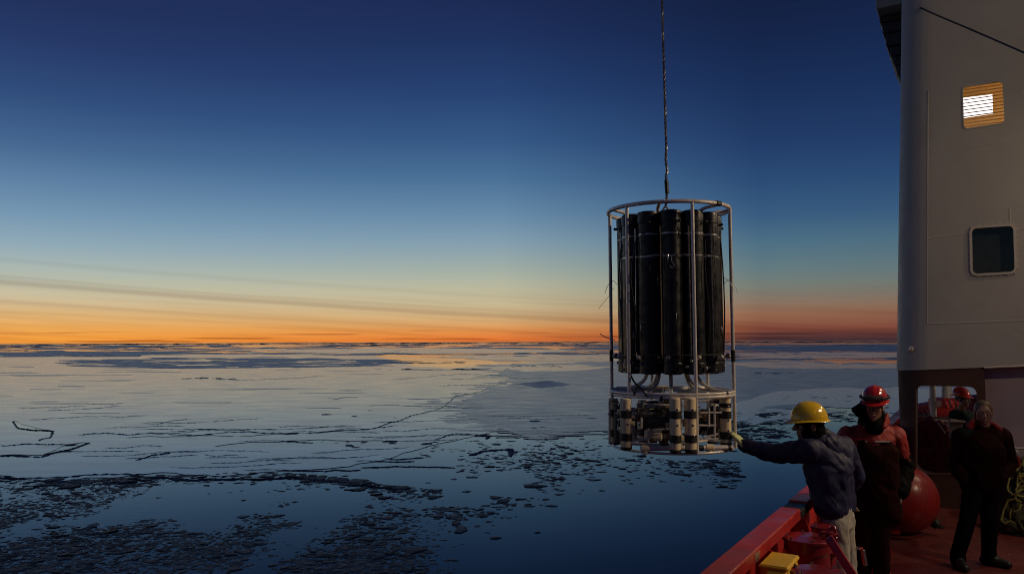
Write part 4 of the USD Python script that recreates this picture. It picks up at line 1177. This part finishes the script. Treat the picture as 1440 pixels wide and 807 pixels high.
dev('instrument_housing', at(903, 590, 6.62), at(950, 594, 6.55), .10, 'dark_device')
dev('instrument_housing', at(905, 573, 6.75), at(945, 570, 6.7), .055, 'steel')
dev('instrument_housing', at(885, 583, 6.9), at(905, 583, 6.9), .06, 'brass')
dev('instrument_housing', at(985, 584, 6.7), at(1012, 584, 6.75), .055, 'brass')
dev('instrument_housing', at(983, 596, 6.7), at(1000, 596, 6.7), .06, 'dark_device')
dev('instrument_housing', at(907, 612, 6.5), at(930, 612, 6.5), .05, 'tube_beige')
dev('instrument_housing', at(934, 608, 6.6), at(944, 608, 6.6), .06, 'locker_beige')
dev('instrument_housing', at(1000, 570, 6.6), at(1000, 612, 6.6), .038, 'dark_device')
dev('instrument_housing', at(1007, 575, 6.75), at(1007, 618, 6.75), .045, 'dark_device')
dev('instrument_housing', at(870, 570, 6.9), at(870, 622, 6.9), .045, 'dark_device')
dev('instrument_housing', at(930, 575, 7.1), at(930, 618, 7.1), .09, 'dark_device')
dev('instrument_housing', at(985, 575, 7.05), at(985, 610, 7.05), .08, 'dark_device')
for pts in (((893, 581), (917, 581)), ((902, 581), (902, 602)), ((912, 602), (912, 622)), ((983, 598), (1007, 598)), ((997, 566), (997, 600)), ((1005, 566), (1005, 620)), ((985, 580), (1015, 580)), ((880, 622), (912, 617)), ((975, 617), (1010, 617)), ((905, 568), (985, 572)), ((958, 560), (958, 628)),
            ((980, 566), (1012, 560)), ((916, 604), (945, 603)), ((990, 615), (1010, 610)), ((868, 602), (880, 602)), ((868, 577), (880, 577))):
    obj('cage_bar', tube([at(*pts[0], 6.45), at(*pts[1], 6.45)], .009, 7), MATS['frame_alloy'], rs)
obj('cage_bar', tube([at(857, 560, 6.9), at(857, 624, 6.9)], .010, 7), MATS['frame_alloy'], rs)
r = np.random.default_rng(33)
for k in range(34):
    p = at(r.uniform(868, 1014), r.uniform(560, 622), r.uniform(6.42, 6.9))
    q = p + np.array([r.uniform(-.12, .12), r.uniform(-.1, .1), r.uniform(-.12, .12)])
    obj('cable_run', tube(spline([p, (p + q) / 2 + r.uniform(-.05, .05, 3), q], 10), .005, 5), MATS['cable_black' if k % 4 else 'steel'], rs)
for k in range(34):
    p = at(r.uniform(870, 1014), r.uniform(562, 622), r.uniform(6.38, 6.7))
    obj('clamp', rbox((r.uniform(.02, .07), .03, r.uniform(.015, .05)), .005, None, p), MATS[('steel', 'dark_device', 'brass', 'tube_beige', 'dark_device')[k % 5]], rs)
for k in range(10):
    p = at(r.uniform(880, 1008), r.uniform(566, 614), r.uniform(6.5, 6.95)); L_ = r.uniform(.08, .2)
    q = p + (np.array([L_, 0, 0]) if k % 2 else np.array([0, 0, -L_]))
    dev('small_instrument', p, q, r.uniform(.02, .045), ('dark_device', 'brass', 'dark_device', 'steel', 'locker_beige')[k % 5], .005)
# the straight foot bar with its white tees
fb0, fb1 = at(901, 630.5, 6.30), at(1029, 629, 6.42)
obj('foot_bar', tube([fb0, fb1], .021, 12), MATS['frame_alloy'], rs)
for px_ in (907, 999):
    f = (px_ - 901) / 130; c = fb0 + (fb1 - fb0) * f
    obj('foot_tee', cat([cyl(c + [-.032, 0, 0], c + [.032, 0, 0], .030, 16, .004), cyl(c + [0, 0, -.045], c + [0, 0, .02], .027, 14, .005)]), MATS['tube_beige'], rs)
obj('foot_sleeve', tube([fb0 + (fb1 - fb0) * .59, fb0 + (fb1 - fb0) * .68], .024, 12), MATS['black_rubber'], rs)
obj('foot_sleeve', tube([fb0 + (fb1 - fb0) * .955, fb0 + (fb1 - fb0) * .985], .024, 12), MATS['black_rubber'], rs)
# lifting eye
obj('lift_bar', tube([rp(0, .30, ZT - .12), rp(0, .1, ZT - .03), rp(180, .1, ZT - .03), rp(180, .30, ZT - .12)], .016, 8), MATS['frame_alloy'], rs)
sk = np.array([RC[0] - .02, RC[1], ZT - .03])
obj('shackle', cat([tube(spline([sk + [-.022, 0, 0], sk + [-.03, 0, .04], sk + [0, 0, .075], sk + [.03, 0, .04], sk + [.022, 0, 0]], 20), .0085, 8), cyl(sk + [-.05, 0, .0], sk + [.045, 0, 0], .009, 8)]), MATS['steel'], rs)
obj('swivel', cat([tube(spline([sk + [.045, 0, .02], sk + [.055, 0, -.02], sk + [.075, 0, -.035], sk + [.07, 0, .03]], 14), .008, 7)]), MATS['steel'], rs)
# the wire: laid strands, taped and kinked near the end
e0 = sk + [0, 0, .07]
cpts = [e0, e0 + [.004, 0, .05], at(938.5, 262, 6.8), at(936.5, 250, 6.8), at(938, 240, 6.8), at(936.3, 225, 6.8), at(937, 205, 6.8), at(936, 180, 6.8), at(934.5, 120, 6.8), at(932.5, 60, 6.8), at(931, 0, 6.8), at(922, -330, 6.8), at(910, -800, 6.8)]
wline = spline(cpts, 240)
hw = thing('lifting_wire', 'thin dark steel wire from which the water sampler hangs', 'wire', e0)
obj('strand', tube(wline, .0075, 7), MATS['wire_steel'], hw)
Lc = np.concatenate([[0], np.cumsum(np.linalg.norm(np.diff(wline, axis=0), axis=1))])
s_ = np.linspace(0, 9.0, 700)
cen = np.stack([np.interp(s_, Lc, wline[:, k]) for k in range(3)], 1)
for ph in (0, 2.1, 4.2):
    obj('strand', tube(cen + .0075 * np.stack([np.cos(s_ * 45 + ph), np.sin(s_ * 45 + ph), 0 * s_], 1), .0055, 5), MATS['wire_steel'], hw)
obj('tape_wrap', tube(spline([at(938.2, 272, 6.8), at(937.6, 262, 6.8), at(937.0, 254, 6.8)], 10), .019, 8), MATS['black_rubber'], hw)

# ------------------------------------------------------------------ people
def frame_of(f):
    f = np.asarray(f, float); f /= np.linalg.norm(f)
    s = np.cross(f, ZX); s /= np.linalg.norm(s)         # the person's right
    return s, f, np.cross(s, f)


def head_parts(c, f):
    """bones of a head at c that looks along f: list of Manifolds, eye positions"""
    s, f, u = frame_of(f)
    P = lambda x, y, z: c + s * x + f * y + u * z
    T = np.stack([s, f, u], 1)

    def ell(p, ax):
        m = Manifold.sphere(1.0, 24).scale([float(x) for x in ax])
        mt = np.zeros((3, 4)); mt[:, :3] = T; mt[:, 3] = p
        return m.transform(mt)
    B = [ell(P(0, -.012, .035), (.078, .098, .088)),
         hull((P(.048, .058, .0), .026), (P(-.048, .058, .0), .026), (P(.046, .015, -.058), .022), (P(-.046, .015, -.058), .022), (P(0, .07, -.088), .020), (P(.03, .072, .04), .022), (P(-.03, .072, .04), .022)),
         hull((P(0, .094, .026), .008), (P(0, .118, -.016), .0115), (P(.013, .098, -.02), .009), (P(-.013, .098, -.02), .009)),
         hull((P(.021, .085, -.047), .008), (P(-.021, .085, -.047), .008), (P(0, .092, -.045), .008)),
         hull((P(.018, .083, -.058), .008), (P(-.018, .083, -.058), .008), (P(0, .089, -.059), .008)),
         hull((P(.045, .08, .034), .010), (P(.012, .09, .034), .010)), hull((P(-.045, .08, .034), .010), (P(-.012, .09, .034), .010)),
         ell(P(.080, -.012, .0), (.011, .022, .032)), ell(P(-.080, -.012, .0), (.011, .022, .032))]
    return B, [P(.032, .080, .012), P(-.032, .080, .012)]


def hand_bones(w, d, n, thumb, k=1.0, curl=0.5, spread=0.0):
    """a hand at wrist w: d along the fingers, n out of the back of the hand, thumb = +1/-1 side of cross(d, n)"""
    d = np.asarray(d, float) / np.linalg.norm(d); n = np.asarray(n, float); n = n - d * (n @ d); n /= np.linalg.norm(n)
    y = np.cross(d, n) * thumb
    P = lambda a_, b_, c_: w + (d * a_ + y * b_ + n * c_) * k
    B = [hull((P(0, .022, 0), .020 * k), (P(0, -.022, 0), .020 * k), (P(.085, .034, 0), .0135 * k), (P(.085, -.034, -.004), .0125 * k), (P(.05, .036, -.004), .015 * k))]
    for i, L in enumerate((.072, .082, .076, .060)):
        b0 = .034 - .0225 * i
        a_, h_, ang = .088 - (.004 if i in (0, 3) else 0), 0.0, 0.12 * curl
        p = P(a_, b0, h_)
        for j, sl_ in enumerate((.46, .30, .24)):
            ang += curl * (0.55, .75, .5)[j]
            q = p + (d * math.cos(ang) * L * sl_ - n * math.sin(ang) * L * sl_ + y * spread * (1.5 - i) * .01) * k
            B.append(hull((p, (.0105 - .0008 * j) * k, (1, 1, 1), 10), (q, (.0098 - .0009 * j) * k, (1, 1, 1), 10)))
            p = q
    t0p, t1p, t2p, t3p = P(.022, .030, -.006), P(.052, .055, -.014), P(.080, .064, -.024), P(.100, .062, -.034 - .01 * curl)
    B += [hull((t0p, .016 * k), (t1p, .0125 * k)), hull((t1p, .0125 * k, (1, 1, 1), 10), (t2p, .0115 * k, (1, 1, 1), 10)), hull((t2p, .0115 * k, (1, 1, 1), 10), (t3p, .010 * k, (1, 1, 1), 10))]
    return B


def helmet(t, c, f, mat, tilt=0.0, band=None):
    """hard hat: ridged dome, peak in front, narrow brim all round"""
    s, f, u = frame_of(np.asarray(f, float) + np.array([0, 0, -tilt]))
    na, nr = 48, 16
    v, fs = [], []
    for i in range(nr + 1):
        th = i / nr * math.pi / 2
        for k_ in range(na):
            ph = 2 * math.pi * k_ / na
            x, y, z = math.cos(th) ** .85 * math.cos(ph), math.cos(th) ** .85 * math.sin(ph), math.sin(th)
            rg = 1.0 + (0.05 * math.exp(-((x * .112) / .016) ** 2) + .025 * math.exp(-((abs(x) * .112 - .045) / .010) ** 2)) * min(1, z * 2.0)
            v.append(c + s * x * .115 * (1 + (rg - 1) * .2) + f * y * .140 + u * z * .135 * rg)
    for i in range(nr):
        for k_ in range(na):
            l = (k_ + 1) % na
            fs += [[i * na + k_, i * na + l, (i + 1) * na + l], [i * na + k_, (i + 1) * na + l, (i + 1) * na + k_]]
    h = obj('hard_hat', (v, fs), mat, t, smooth=50)
    v, fs = [], []
    for rr_, zz in ((1.0, .012), (1.0, .004), (1.1, -.004), (1.12, -.010), (1.09, -.012), (.98, -.004)):
        for k_ in range(na):
            ph = 2 * math.pi * k_ / na
            fr = max(0, math.sin(ph)) ** 2
            e = (rr_ - 1) * (1 + 2.6 * fr)
            v.append(c + s * math.cos(ph) * .115 * (1 + e) + f * math.sin(ph) * .140 * (1 + e) + u * (zz - (.012 * fr if rr_ > 1.05 else 0)))
    for i in range(5):
        for k_ in range(na):
            l = (k_ + 1) % na
            fs += [[i * na + l, i * na + k_, (i + 1) * na + k_], [i * na + l, (i + 1) * na + k_, (i + 1) * na + l]]
    obj('brim', (v, fs), mat, h, smooth=50)
    if band:
        q = [c + s * math.cos(x) * .120 + f * math.sin(x) * .145 + u * .030 for x in np.linspace(0, 2 * math.pi, 40, endpoint=False)]
        obj('goggle_strap', tube(q, .014, 6, closed=True), MATS['black_rubber'], h)
        g = [c + s * x + f * (.150 - abs(x) * .35) + u * .038 for x in np.linspace(-.075, .075, 9)]
        obj('goggles', tube(g, .026, 8), MATS['dark_device'], h)
    return h


def person(J, label, group, jacket, trousers, boots=True, glove=None, hat=None, head_f=(0, -1, 0), hair='hair_dark', js=1.0, ts=1.0, wr=.012, seed=0, collar=None, hands=None, body_f=None, edge=.022):
    """J: joints in world space. A continuous body, clothes and hat as its children."""
    t = thing('person', label, 'person', (J['pelvis'][0], J['pelvis'][1], DECK), group)
    bf = np.asarray(body_f, float); bf = bf / np.linalg.norm(bf); br_ = np.cross(bf, ZX)
    HB, eyes = head_parts(J['head'], head_f)
    nk = J['neck']; pel = J['pelvis']; chest = (J['shoulder_l'] + J['shoulder_r']) / 2 * .75 + pel * .25
    jaw = J['head'] + np.array([0, 0, -.05])
    body = HB + [hull((jaw, .052), (nk, .058)), hull((nk, .06), (J['shoulder_l'] * .8 + J['shoulder_r'] * .2, .055), (J['shoulder_r'] * .8 + J['shoulder_l'] * .2, .055), (chest + bf * .05, .09), (chest - bf * .03, .09)),
                 hull((chest + br_ * .06, .09), (chest - br_ * .06, .09), (pel + br_ * .05, .085), (pel - br_ * .05, .085))]
    jk = [hull((J['shoulder_l'] * .86 + J['shoulder_r'] * .14, .082 * js), (J['shoulder_r'] * .86 + J['shoulder_l'] * .14, .082 * js), (nk - [0, 0, .03], .078 * js), (chest + bf * .055, .125 * js), (chest - bf * .045, .12 * js)),
          hull((chest + br_ * .09 + bf * .03, .115 * js), (chest - br_ * .09 + bf * .03, .115 * js), (chest - bf * .03, .125 * js), (J['hem'] + br_ * .085, .115 * js), (J['hem'] - br_ * .085, .115 * js), (J['hem'] + bf * .03, .12 * js))]
    tr_ = [hull((pel + br_ * .075, .112 * ts), (pel - br_ * .075, .112 * ts), (pel + [0, 0, .12], .11 * ts))]
    for sd_ in 'lr':
        sh, el, wri = J['shoulder_' + sd_], J['elbow_' + sd_], J['wrist_' + sd_]
        hp, kn, an = J['hip_' + sd_], J['knee_' + sd_], J['ankle_' + sd_]
        body += [hull((sh, .055), (el, .042)), hull((el, .042), (wri, .028)), hull((hp, .085), (kn, .056)), hull((kn, .056), (an, .042))]
        fd = J['toe_' + sd_] - an; fd[2] = 0; fd /= np.linalg.norm(fd)
        body += [hull((an, .042), (np.array([an[0], an[1], DECK + .045]) - fd * .04, .034), (np.array([an[0], an[1], DECK + .04]) + fd * .15, .028))]
        mid = sh * .55 + el * .45; m2 = el * .5 + wri * .5
        jk += [hull((sh, .084 * js), (mid, .076 * js)), hull((mid, .076 * js), (el, .068 * js)), hull((el, .068 * js), (m2, .062 * js)), hull((m2, .062 * js), (wri, .050 * js))]
        k1 = kn + bf * .01
        tr_ += [hull((hp, .108 * ts), (k1, .080 * ts)), hull((k1, .080 * ts), (an + [0, 0, .05], .072 * ts)), hull((an + [0, 0, .05], .074 * ts), (an + [0, 0, -.02], .076 * ts))]
    if hands:
        for sd_, (d, n, th, curl) in hands.items():
            body += hand_bones(J['wrist_' + sd_], d, n, th, .98, curl)
    b = blend(body, edge * .7, 4)
    obj('body', b, MATS['skin'], t, smooth=60)
    for e in eyes:
        obj('eyeball', M(ball(e, .0125, seg=12)), MATS['eye'], t)
    s, f, u = frame_of(head_f)
    c = J['head']
    T = np.stack([s, f, u], 1)
    mt = np.zeros((3, 4)); mt[:, :3] = T; mt[:, 3] = c + u * .04 - f * .018
    hm_ = Manifold.sphere(1.0, 32).scale([.086, .104, .094]).transform(mt)
    cutp = Manifold.cube([.4, .4, .4], True).transform(np.hstack([T, (c + f * .272 + u * (-.13))[:, None]]))
    cut2 = Manifold.cube([.4, .4, .4], True).transform(np.hstack([T, (c + f * .25 - u * .10)[:, None]]))
    hr = M((hm_ - cutp - cut2).refine_to_length(.012)); hr.merge_vertices()
    hr.vertices = np.array(hr.vertices) + hr.vertex_normals * ((meshkit.fbm(np.array(hr.vertices) * 90, 2, seed) - .5) * .010)[:, None]
    obj('hair', hr, MATS[hair], t, smooth=60)
    j = obj('jacket', blend(jk, edge, 6, wr, (11, 11, 17), seed), MATS[jacket], t, smooth=60)
    obj('trousers', blend(tr_, edge, 6, wr * .6, (12, 12, 16), seed + 5), MATS[trousers], t, smooth=60)
    for sd_ in 'lr':
        an = J['ankle_' + sd_]; fd = J['toe_' + sd_] - an; fd[2] = 0; fd /= np.linalg.norm(fd)
        g0 = np.array([an[0], an[1], DECK])
        bt = blend([hull((an + [0, 0, .07], .058), (g0 - fd * .03 + [0, 0, .052], .052)), hull((g0 - fd * .05 + [0, 0, .048], .046), (g0 + fd * .05 + [0, 0, .055], .052), (g0 + fd * .17 + [0, 0, .042], .040)), hull((an + [0, 0, .03], .06), (g0 + fd * .05 + [0, 0, .06], .052))], .016, 4)
        bt.vertices[:, 2] = np.maximum(bt.vertices[:, 2], DECK + .004)
        obj('boot', bt, MATS['black_rubber'], t, smooth=50)
    if hands and glove:
        for sd_, (d, n, th, curl) in hands.items():
            d = np.asarray(d, float) / np.linalg.norm(d)
            hb = hand_bones(J['wrist_' + sd_], d, n, th, 1.13, curl) + [hull((J['wrist_' + sd_] + d * .01, .034), (J['wrist_' + sd_] - d * .05, .036))]
            obj('glove', blend(hb, .008, 3), MATS[glove], t, smooth=60)
    return t, j


DK = DECK
v3 = np.array


def drop(p, z):
    return np.array([p[0], p[1], DECK + z])


# 1. the man in the yellow hard hat, leaning on the rail and steadying the sampler
bf = v3([-.72, .69, 0])
hand = at(1037, 621, 6.50)
J = dict(head=at(1137.5, 599, 6.02), neck=at(1153, 619, 6.05), shoulder_l=at(1137, 633, 5.95), shoulder_r=at(1186, 629, 6.20), elbow_l=at(1088, 637, 6.22), wrist_l=at(1047, 626, 6.44), elbow_r=at(1203, 668, 6.26), wrist_r=at(1186, 694, 6.42),
         pelvis=at(1178, 733, 6.06), hem=at(1174, 708, 6.08))
J['hip_l'] = J['pelvis'] + v3([-.045, -.06, -.02]); J['hip_r'] = J['pelvis'] + v3([.05, .07, -.02])
J['knee_l'] = drop(at(1181, 790, 5.98), .50); J['knee_r'] = drop(at(1193, 790, 6.14), .50)
J['ankle_l'] = drop(at(1188, 860, 5.93), .10); J['ankle_r'] = drop(at(1199, 860, 6.16), .10)
for sd_ in 'lr':
    J['toe_' + sd_] = J['ankle_' + sd_] + bf * .2
p1_, j1 = person(J, 'man in a yellow hard hat and navy jacket reaching out to the hanging sampler', None, 'navy_cloth', 'grey_cloth', glove='glove_yellow', head_f=(-1, .12, -.06), hair='hair_dark', js=1.10, ts=.92, wr=.013, seed=3,
                 hands={'l': (hand - J['wrist_l'] + v3([-.05, .03, .10]), v3([.75, -.60, .25]), 1, .35), 'r': (v3([-.4, .8, -.3]), v3([.6, .3, .7]), -1, .5)}, body_f=bf)
helmet(p1_, at(1138, 589.5, 6.02), (-1, .12, 0), MATS['yellow_helmet'], .02)
c = J['head']
obj('collar', blend([hull((J['neck'] + [.02, 0, .02], .078), (J['neck'] + [-.02, -.02, .0], .085), (J['shoulder_r'] * .5 + J['neck'] * .5 + [0, 0, .0], .085)), hull((J['neck'] + [.03, -.03, -.02], .085), (J['shoulder_r'] * .7 + J['shoulder_l'] * .3 + [.03, -.04, -.06], .10), (J['shoulder_r'] + [0, -.02, 0], .085))], .018, 6, .012, seed=2), MATS['navy_cloth'], p1_, smooth=60)
obj('knit_hood', blend([hull((c + [-.015, .0, .02], .088), (c + [.03, 0, -.03], .088), (c + [.0, 0, -.035], .086)), hull((c + [.035, 0, -.01], .084), (c + [.02, 0, .03], .084)), hull((c + [.035, .0, -.03], .076), (J['neck'] + [-.01, 0, .03], .070)), hull((c + [.0, 0, -.08], .05), (J['neck'] + [-.03, 0, .0], .07))], .015, 5, .006, (30, 30, 30), 4), MATS['black_cloth'], p1_, smooth=60)

# 2. the man in the red helmet and red jacket behind him
bf = v3([-.45, -.89, 0])
J = dict(head=at(1228, 574, 7.28), neck=at(1229, 600, 7.38), shoulder_l=at(1259, 613, 7.40), shoulder_r=at(1192, 613, 7.46), elbow_l=at(1271, 658, 7.46), wrist_l=at(1265, 690, 7.32), elbow_r=at(1184, 660, 7.45), wrist_r=at(1192, 695, 7.28), pelvis=at(1229, 704, 7.42), hem=at(1229, 692, 7.42))
J['hip_l'] = J['pelvis'] + v3([.085, -.03, -.03]); J['hip_r'] = J['pelvis'] + v3([-.085, .03, -.03])
J['knee_l'] = drop(at(1238, 760, 7.36), .50); J['knee_r'] = drop(at(1217, 760, 7.42), .50)
J['ankle_l'] = drop(at(1240, 815, 7.38), .10); J['ankle_r'] = drop(at(1214, 815, 7.45), .10)
for sd_ in 'lr':
    J['toe_' + sd_] = J['ankle_' + sd_] + bf * .2
p2_, j2 = person(J, 'man in a red helmet and red and black jacket behind the man at the rail', None, 'red_cloth', 'dark_red_cloth', glove='glove_tan', head_f=(-.5, -.85, -.12), hair='hair_dark', js=1.13, ts=1.02, wr=.012, seed=8,
                 hands={'l': (v3([-.1, -.15, -1]), v3([.9, -.2, 0]), -1, .75), 'r': (v3([.1, -.2, -1]), v3([-.9, .2, 0]), 1, .75)}, body_f=bf)
hc = at(1230, 562, 7.28)
helmet(p2_, hc, (-.5, -.85, 0), MATS['red_helmet'], .12, band=True)
# black front of the jacket, dark collar flap, chest tape
ch_ = (J['shoulder_l'] + J['shoulder_r']) / 2
br_ = np.cross(bf, ZX)
fr = J['hem'] + bf * .10
chest = (J['shoulder_l'] + J['shoulder_r']) / 2 * .75 + J['pelvis'] * .25
ex = 1.13 * 1.03
torso = [hull((J['shoulder_l'] * .80 + J['shoulder_r'] * .20, .082 * ex), (J['shoulder_r'] * .80 + J['shoulder_l'] * .20, .082 * ex), (chest + bf * .065, .125 * ex), (chest - bf * .045, .12 * ex)),
         hull((chest + br_ * .095 + bf * .035, .115 * ex), (chest - br_ * .095 + bf * .035, .115 * ex), (chest - bf * .03, .125 * ex), (J['hem'] + br_ * .09, .12 * ex), (J['hem'] - br_ * .09, .12 * ex), (J['hem'] + bf * .035, .12 * ex))]
torso = Manifold.batch_boolean(torso, m3.OpType.Add).trim_by_plane([0, 0, -1], -float(ch_[2] - .02))
obj('black_front', blend([torso], .022, 5, .016, seed=8), MATS['dark_red_cloth'], p2_, smooth=60)
for sd_ in 'lr':
    el, wri, sh = J['elbow_' + sd_], J['wrist_' + sd_], J['shoulder_' + sd_]
    obj('black_sleeve', blend([hull((sh * .3 + el * .7, .090), (el, .092)), hull((el, .092), (wri, .082))], .022, 5, .014, (11, 11, 17), 21), MATS['black_cloth'], p2_, smooth=60)
obj('jacket_skirt', blend([hull((J['hem'] + br_ * .09 + [0, 0, .02], .145), (J['hem'] - br_ * .09 + [0, 0, .02], .145), (J['pelvis'] + br_ * .10 - [0, 0, .10], .14), (J['pelvis'] - br_ * .10 - [0, 0, .10], .14))], .025, 5, .012, (11, 11, 17), 13), MATS['dark_red_cloth'], p2_, smooth=60)
for sgn in (-1, 1):
    b0 = ch_ + bf * .168 + br_ * sgn * .035 - [0, 0, .035]; b1_ = ch_ + bf * .125 + br_ * sgn * .16 - [0, 0, .03]
    obj('chest_tape', tube(np.linspace(b0, b1_, 6), .009, 6), MATS['reflective_tape'], p2_)
c = J['head']
obj('ear_flap', blend([hull((at(1203, 576, 7.25), .035), (at(1214, 568, 7.26), .03), (at(1213, 584, 7.27), .045), (at(1222, 590, 7.3), .05))], .015, 4, .006, (30, 30, 30), 2), MATS['black_cloth'], p2_, smooth=60)
obj('hood', blend([hull((c + [.05, .05, -.04], .07), (c + [.07, .07, -.12], .075), (J['neck'] + [.07, .03, .0], .07)), hull((c + [-.03, .09, -.06], .06), (J['neck'] + [-.05, .05, .02], .075), (c + [.05, .07, -.10], .07)), hull((J['neck'] + bf * .05, .085), (c + [0, .02, -.10], .07))], .018, 5, .010, (20, 20, 20), 14), MATS['black_cloth'], p2_, smooth=60)
obj('red_collar', blend([hull((at(1247, 583, 7.30), .016), (at(1248, 594, 7.3), .024), (at(1243, 600, 7.25), .02))], .012, 4, .004, (30, 30, 30), 6), MATS['red_cloth'], p2_, smooth=60)
obj('harness_clip', cat([ring(at(1205, 770, 7.2), .035, .008, 20, 7), cyl(at(1213, 772, 7.22), at(1217, 795, 7.22), .02, 10, .005)]), MATS['steel'], p2_)
obj('zip_pull', M(ball(at(1211, 771, 7.18), .018, seg=10)), MATS['red_helmet'], p2_)

# 3. the bareheaded man in dark clothes standing on the deck to the right
bf = v3([-.42, -.91, 0])
J = dict(head=at(1383, 580.5, 8.15), neck=at(1383, 603, 8.2), shoulder_l=at(1409, 614, 8.16), shoulder_r=at(1352, 614, 8.2), elbow_l=at(1421, 651, 8.26), wrist_l=at(1405, 672, 8.08), elbow_r=at(1343, 653, 8.3), wrist_r=at(1354, 672, 8.1), pelvis=at(1379, 686, 8.2), hem=at(1380, 676, 8.2))
J['hip_l'] = J['pelvis'] + v3([.075, 0, -.02]); J['hip_r'] = J['pelvis'] + v3([-.075, 0, -.02])
J['knee_l'] = drop(at(1391, 738, 8.16), .46); J['knee_r'] = drop(at(1360, 738, 8.12), .47)
J['ankle_l'] = drop(at(1391, 782, 8.22), .09); J['ankle_r'] = drop(at(1347, 782, 8.14), .09)
J['toe_l'] = J['ankle_l'] + v3([.12, -.14, 0]); J['toe_r'] = J['ankle_r'] + v3([-.03, -.2, 0])
p3_, j3 = person(J, 'bareheaded man in black trousers and dark red jacket standing with hands in pockets at right', None, 'dark_red_cloth', 'black_cloth', head_f=(-.42, -.9, -.10), hair='hair_brown', js=1.12, ts=.97, wr=.011, seed=31, body_f=bf)
c = J['neck']
for sgn, a_, b_ in ((-1, (1367, 591), (1362, 600)), (1, (1399, 597), (1408, 606))):
    obj('hood_lining', blend([hull((at(*a_, 8.12), .018), (at(*b_, 8.14), .028), (at(1383 + sgn * 10, 598, 8.26), .045))], .014, 4, .006, (25, 25, 25), 3), MATS['red_cloth'], p3_, smooth=60)
obj('hood', blend([hull((c + [-.10, .09, .0], .06), (c + [.10, .09, .0], .06), (c + [0, .12, .03], .07), (c + [0, .10, -.10], .08))], .02, 5, .008, (20, 20, 20), 9), MATS['black_cloth'], p3_, smooth=60)
obj('shoulder_patch', blend([hull((J['shoulder_r'] + [-.02, -.05, .055], .035), (J['shoulder_r'] + [.05, -.06, .065], .035), (J['shoulder_r'] + [.0, -.08, .02], .03))], .014, 4), MATS['green_cloth'], p3_, smooth=60)
el = J['elbow_l']
obj('sleeve_patch', blend([hull((el + [.045, -.035, .06], .032), (el + [.055, -.02, -.01], .036))], .014, 4), MATS['red_cloth'], p3_, smooth=60)
obj('sleeve_tape', blend([hull((el + [.035, -.035, .115], .035), (el + [.04, -.03, .095], .038))], .014, 4), MATS['reflective_tape'], p3_, smooth=60)

# 4. someone bending beyond the passage
bf = v3([.5, -.86, 0])
Y = 12.9
J = dict(head=at(1354, 562, Y - .25), neck=at(1351, 577, Y - .1), shoulder_l=at(1361, 584, Y - .05), shoulder_r=at(1342, 584, Y), elbow_l=at(1366, 606, Y - .2), wrist_l=at(1360, 622, Y - .4), elbow_r=at(1340, 608, Y - .1), wrist_r=at(1348, 622, Y - .35), pelvis=at(1350, 625, Y + .15), hem=at(1350, 615, Y + .1))
J['hip_l'] = J['pelvis'] + v3([.075, 0, -.02]); J['hip_r'] = J['pelvis'] + v3([-.075, 0, -.02])
for sd_, sg in (('l', 1), ('r', -1)):
    J['knee_' + sd_] = drop(J['hip_' + sd_] + v3([sg * .03, -.1, 0]), .46); J['ankle_' + sd_] = drop(J['hip_' + sd_] + v3([sg * .04, 0, 0]), .1); J['toe_' + sd_] = J['ankle_' + sd_] + bf * .2
p4_, j4 = person(J, 'crew member in a red helmet and dark green jacket bending beyond the passage', None, 'green_cloth', 'green_cloth', glove='glove_tan', head_f=(.5, -.86, -.15), js=1.05, ts=.95, wr=.014, seed=51, hands={'l': (v3([-.1, -.4, -1]), v3([.9, -.2, 0]), -1, .7), 'r': (v3([.1, -.4, -1]), v3([-.9, .2, 0]), 1, .7)}, body_f=bf, edge=.026)
helmet(p4_, at(1351, 555.5, Y - .25), (.5, -.86, 0), MATS['red_helmet'], .1)
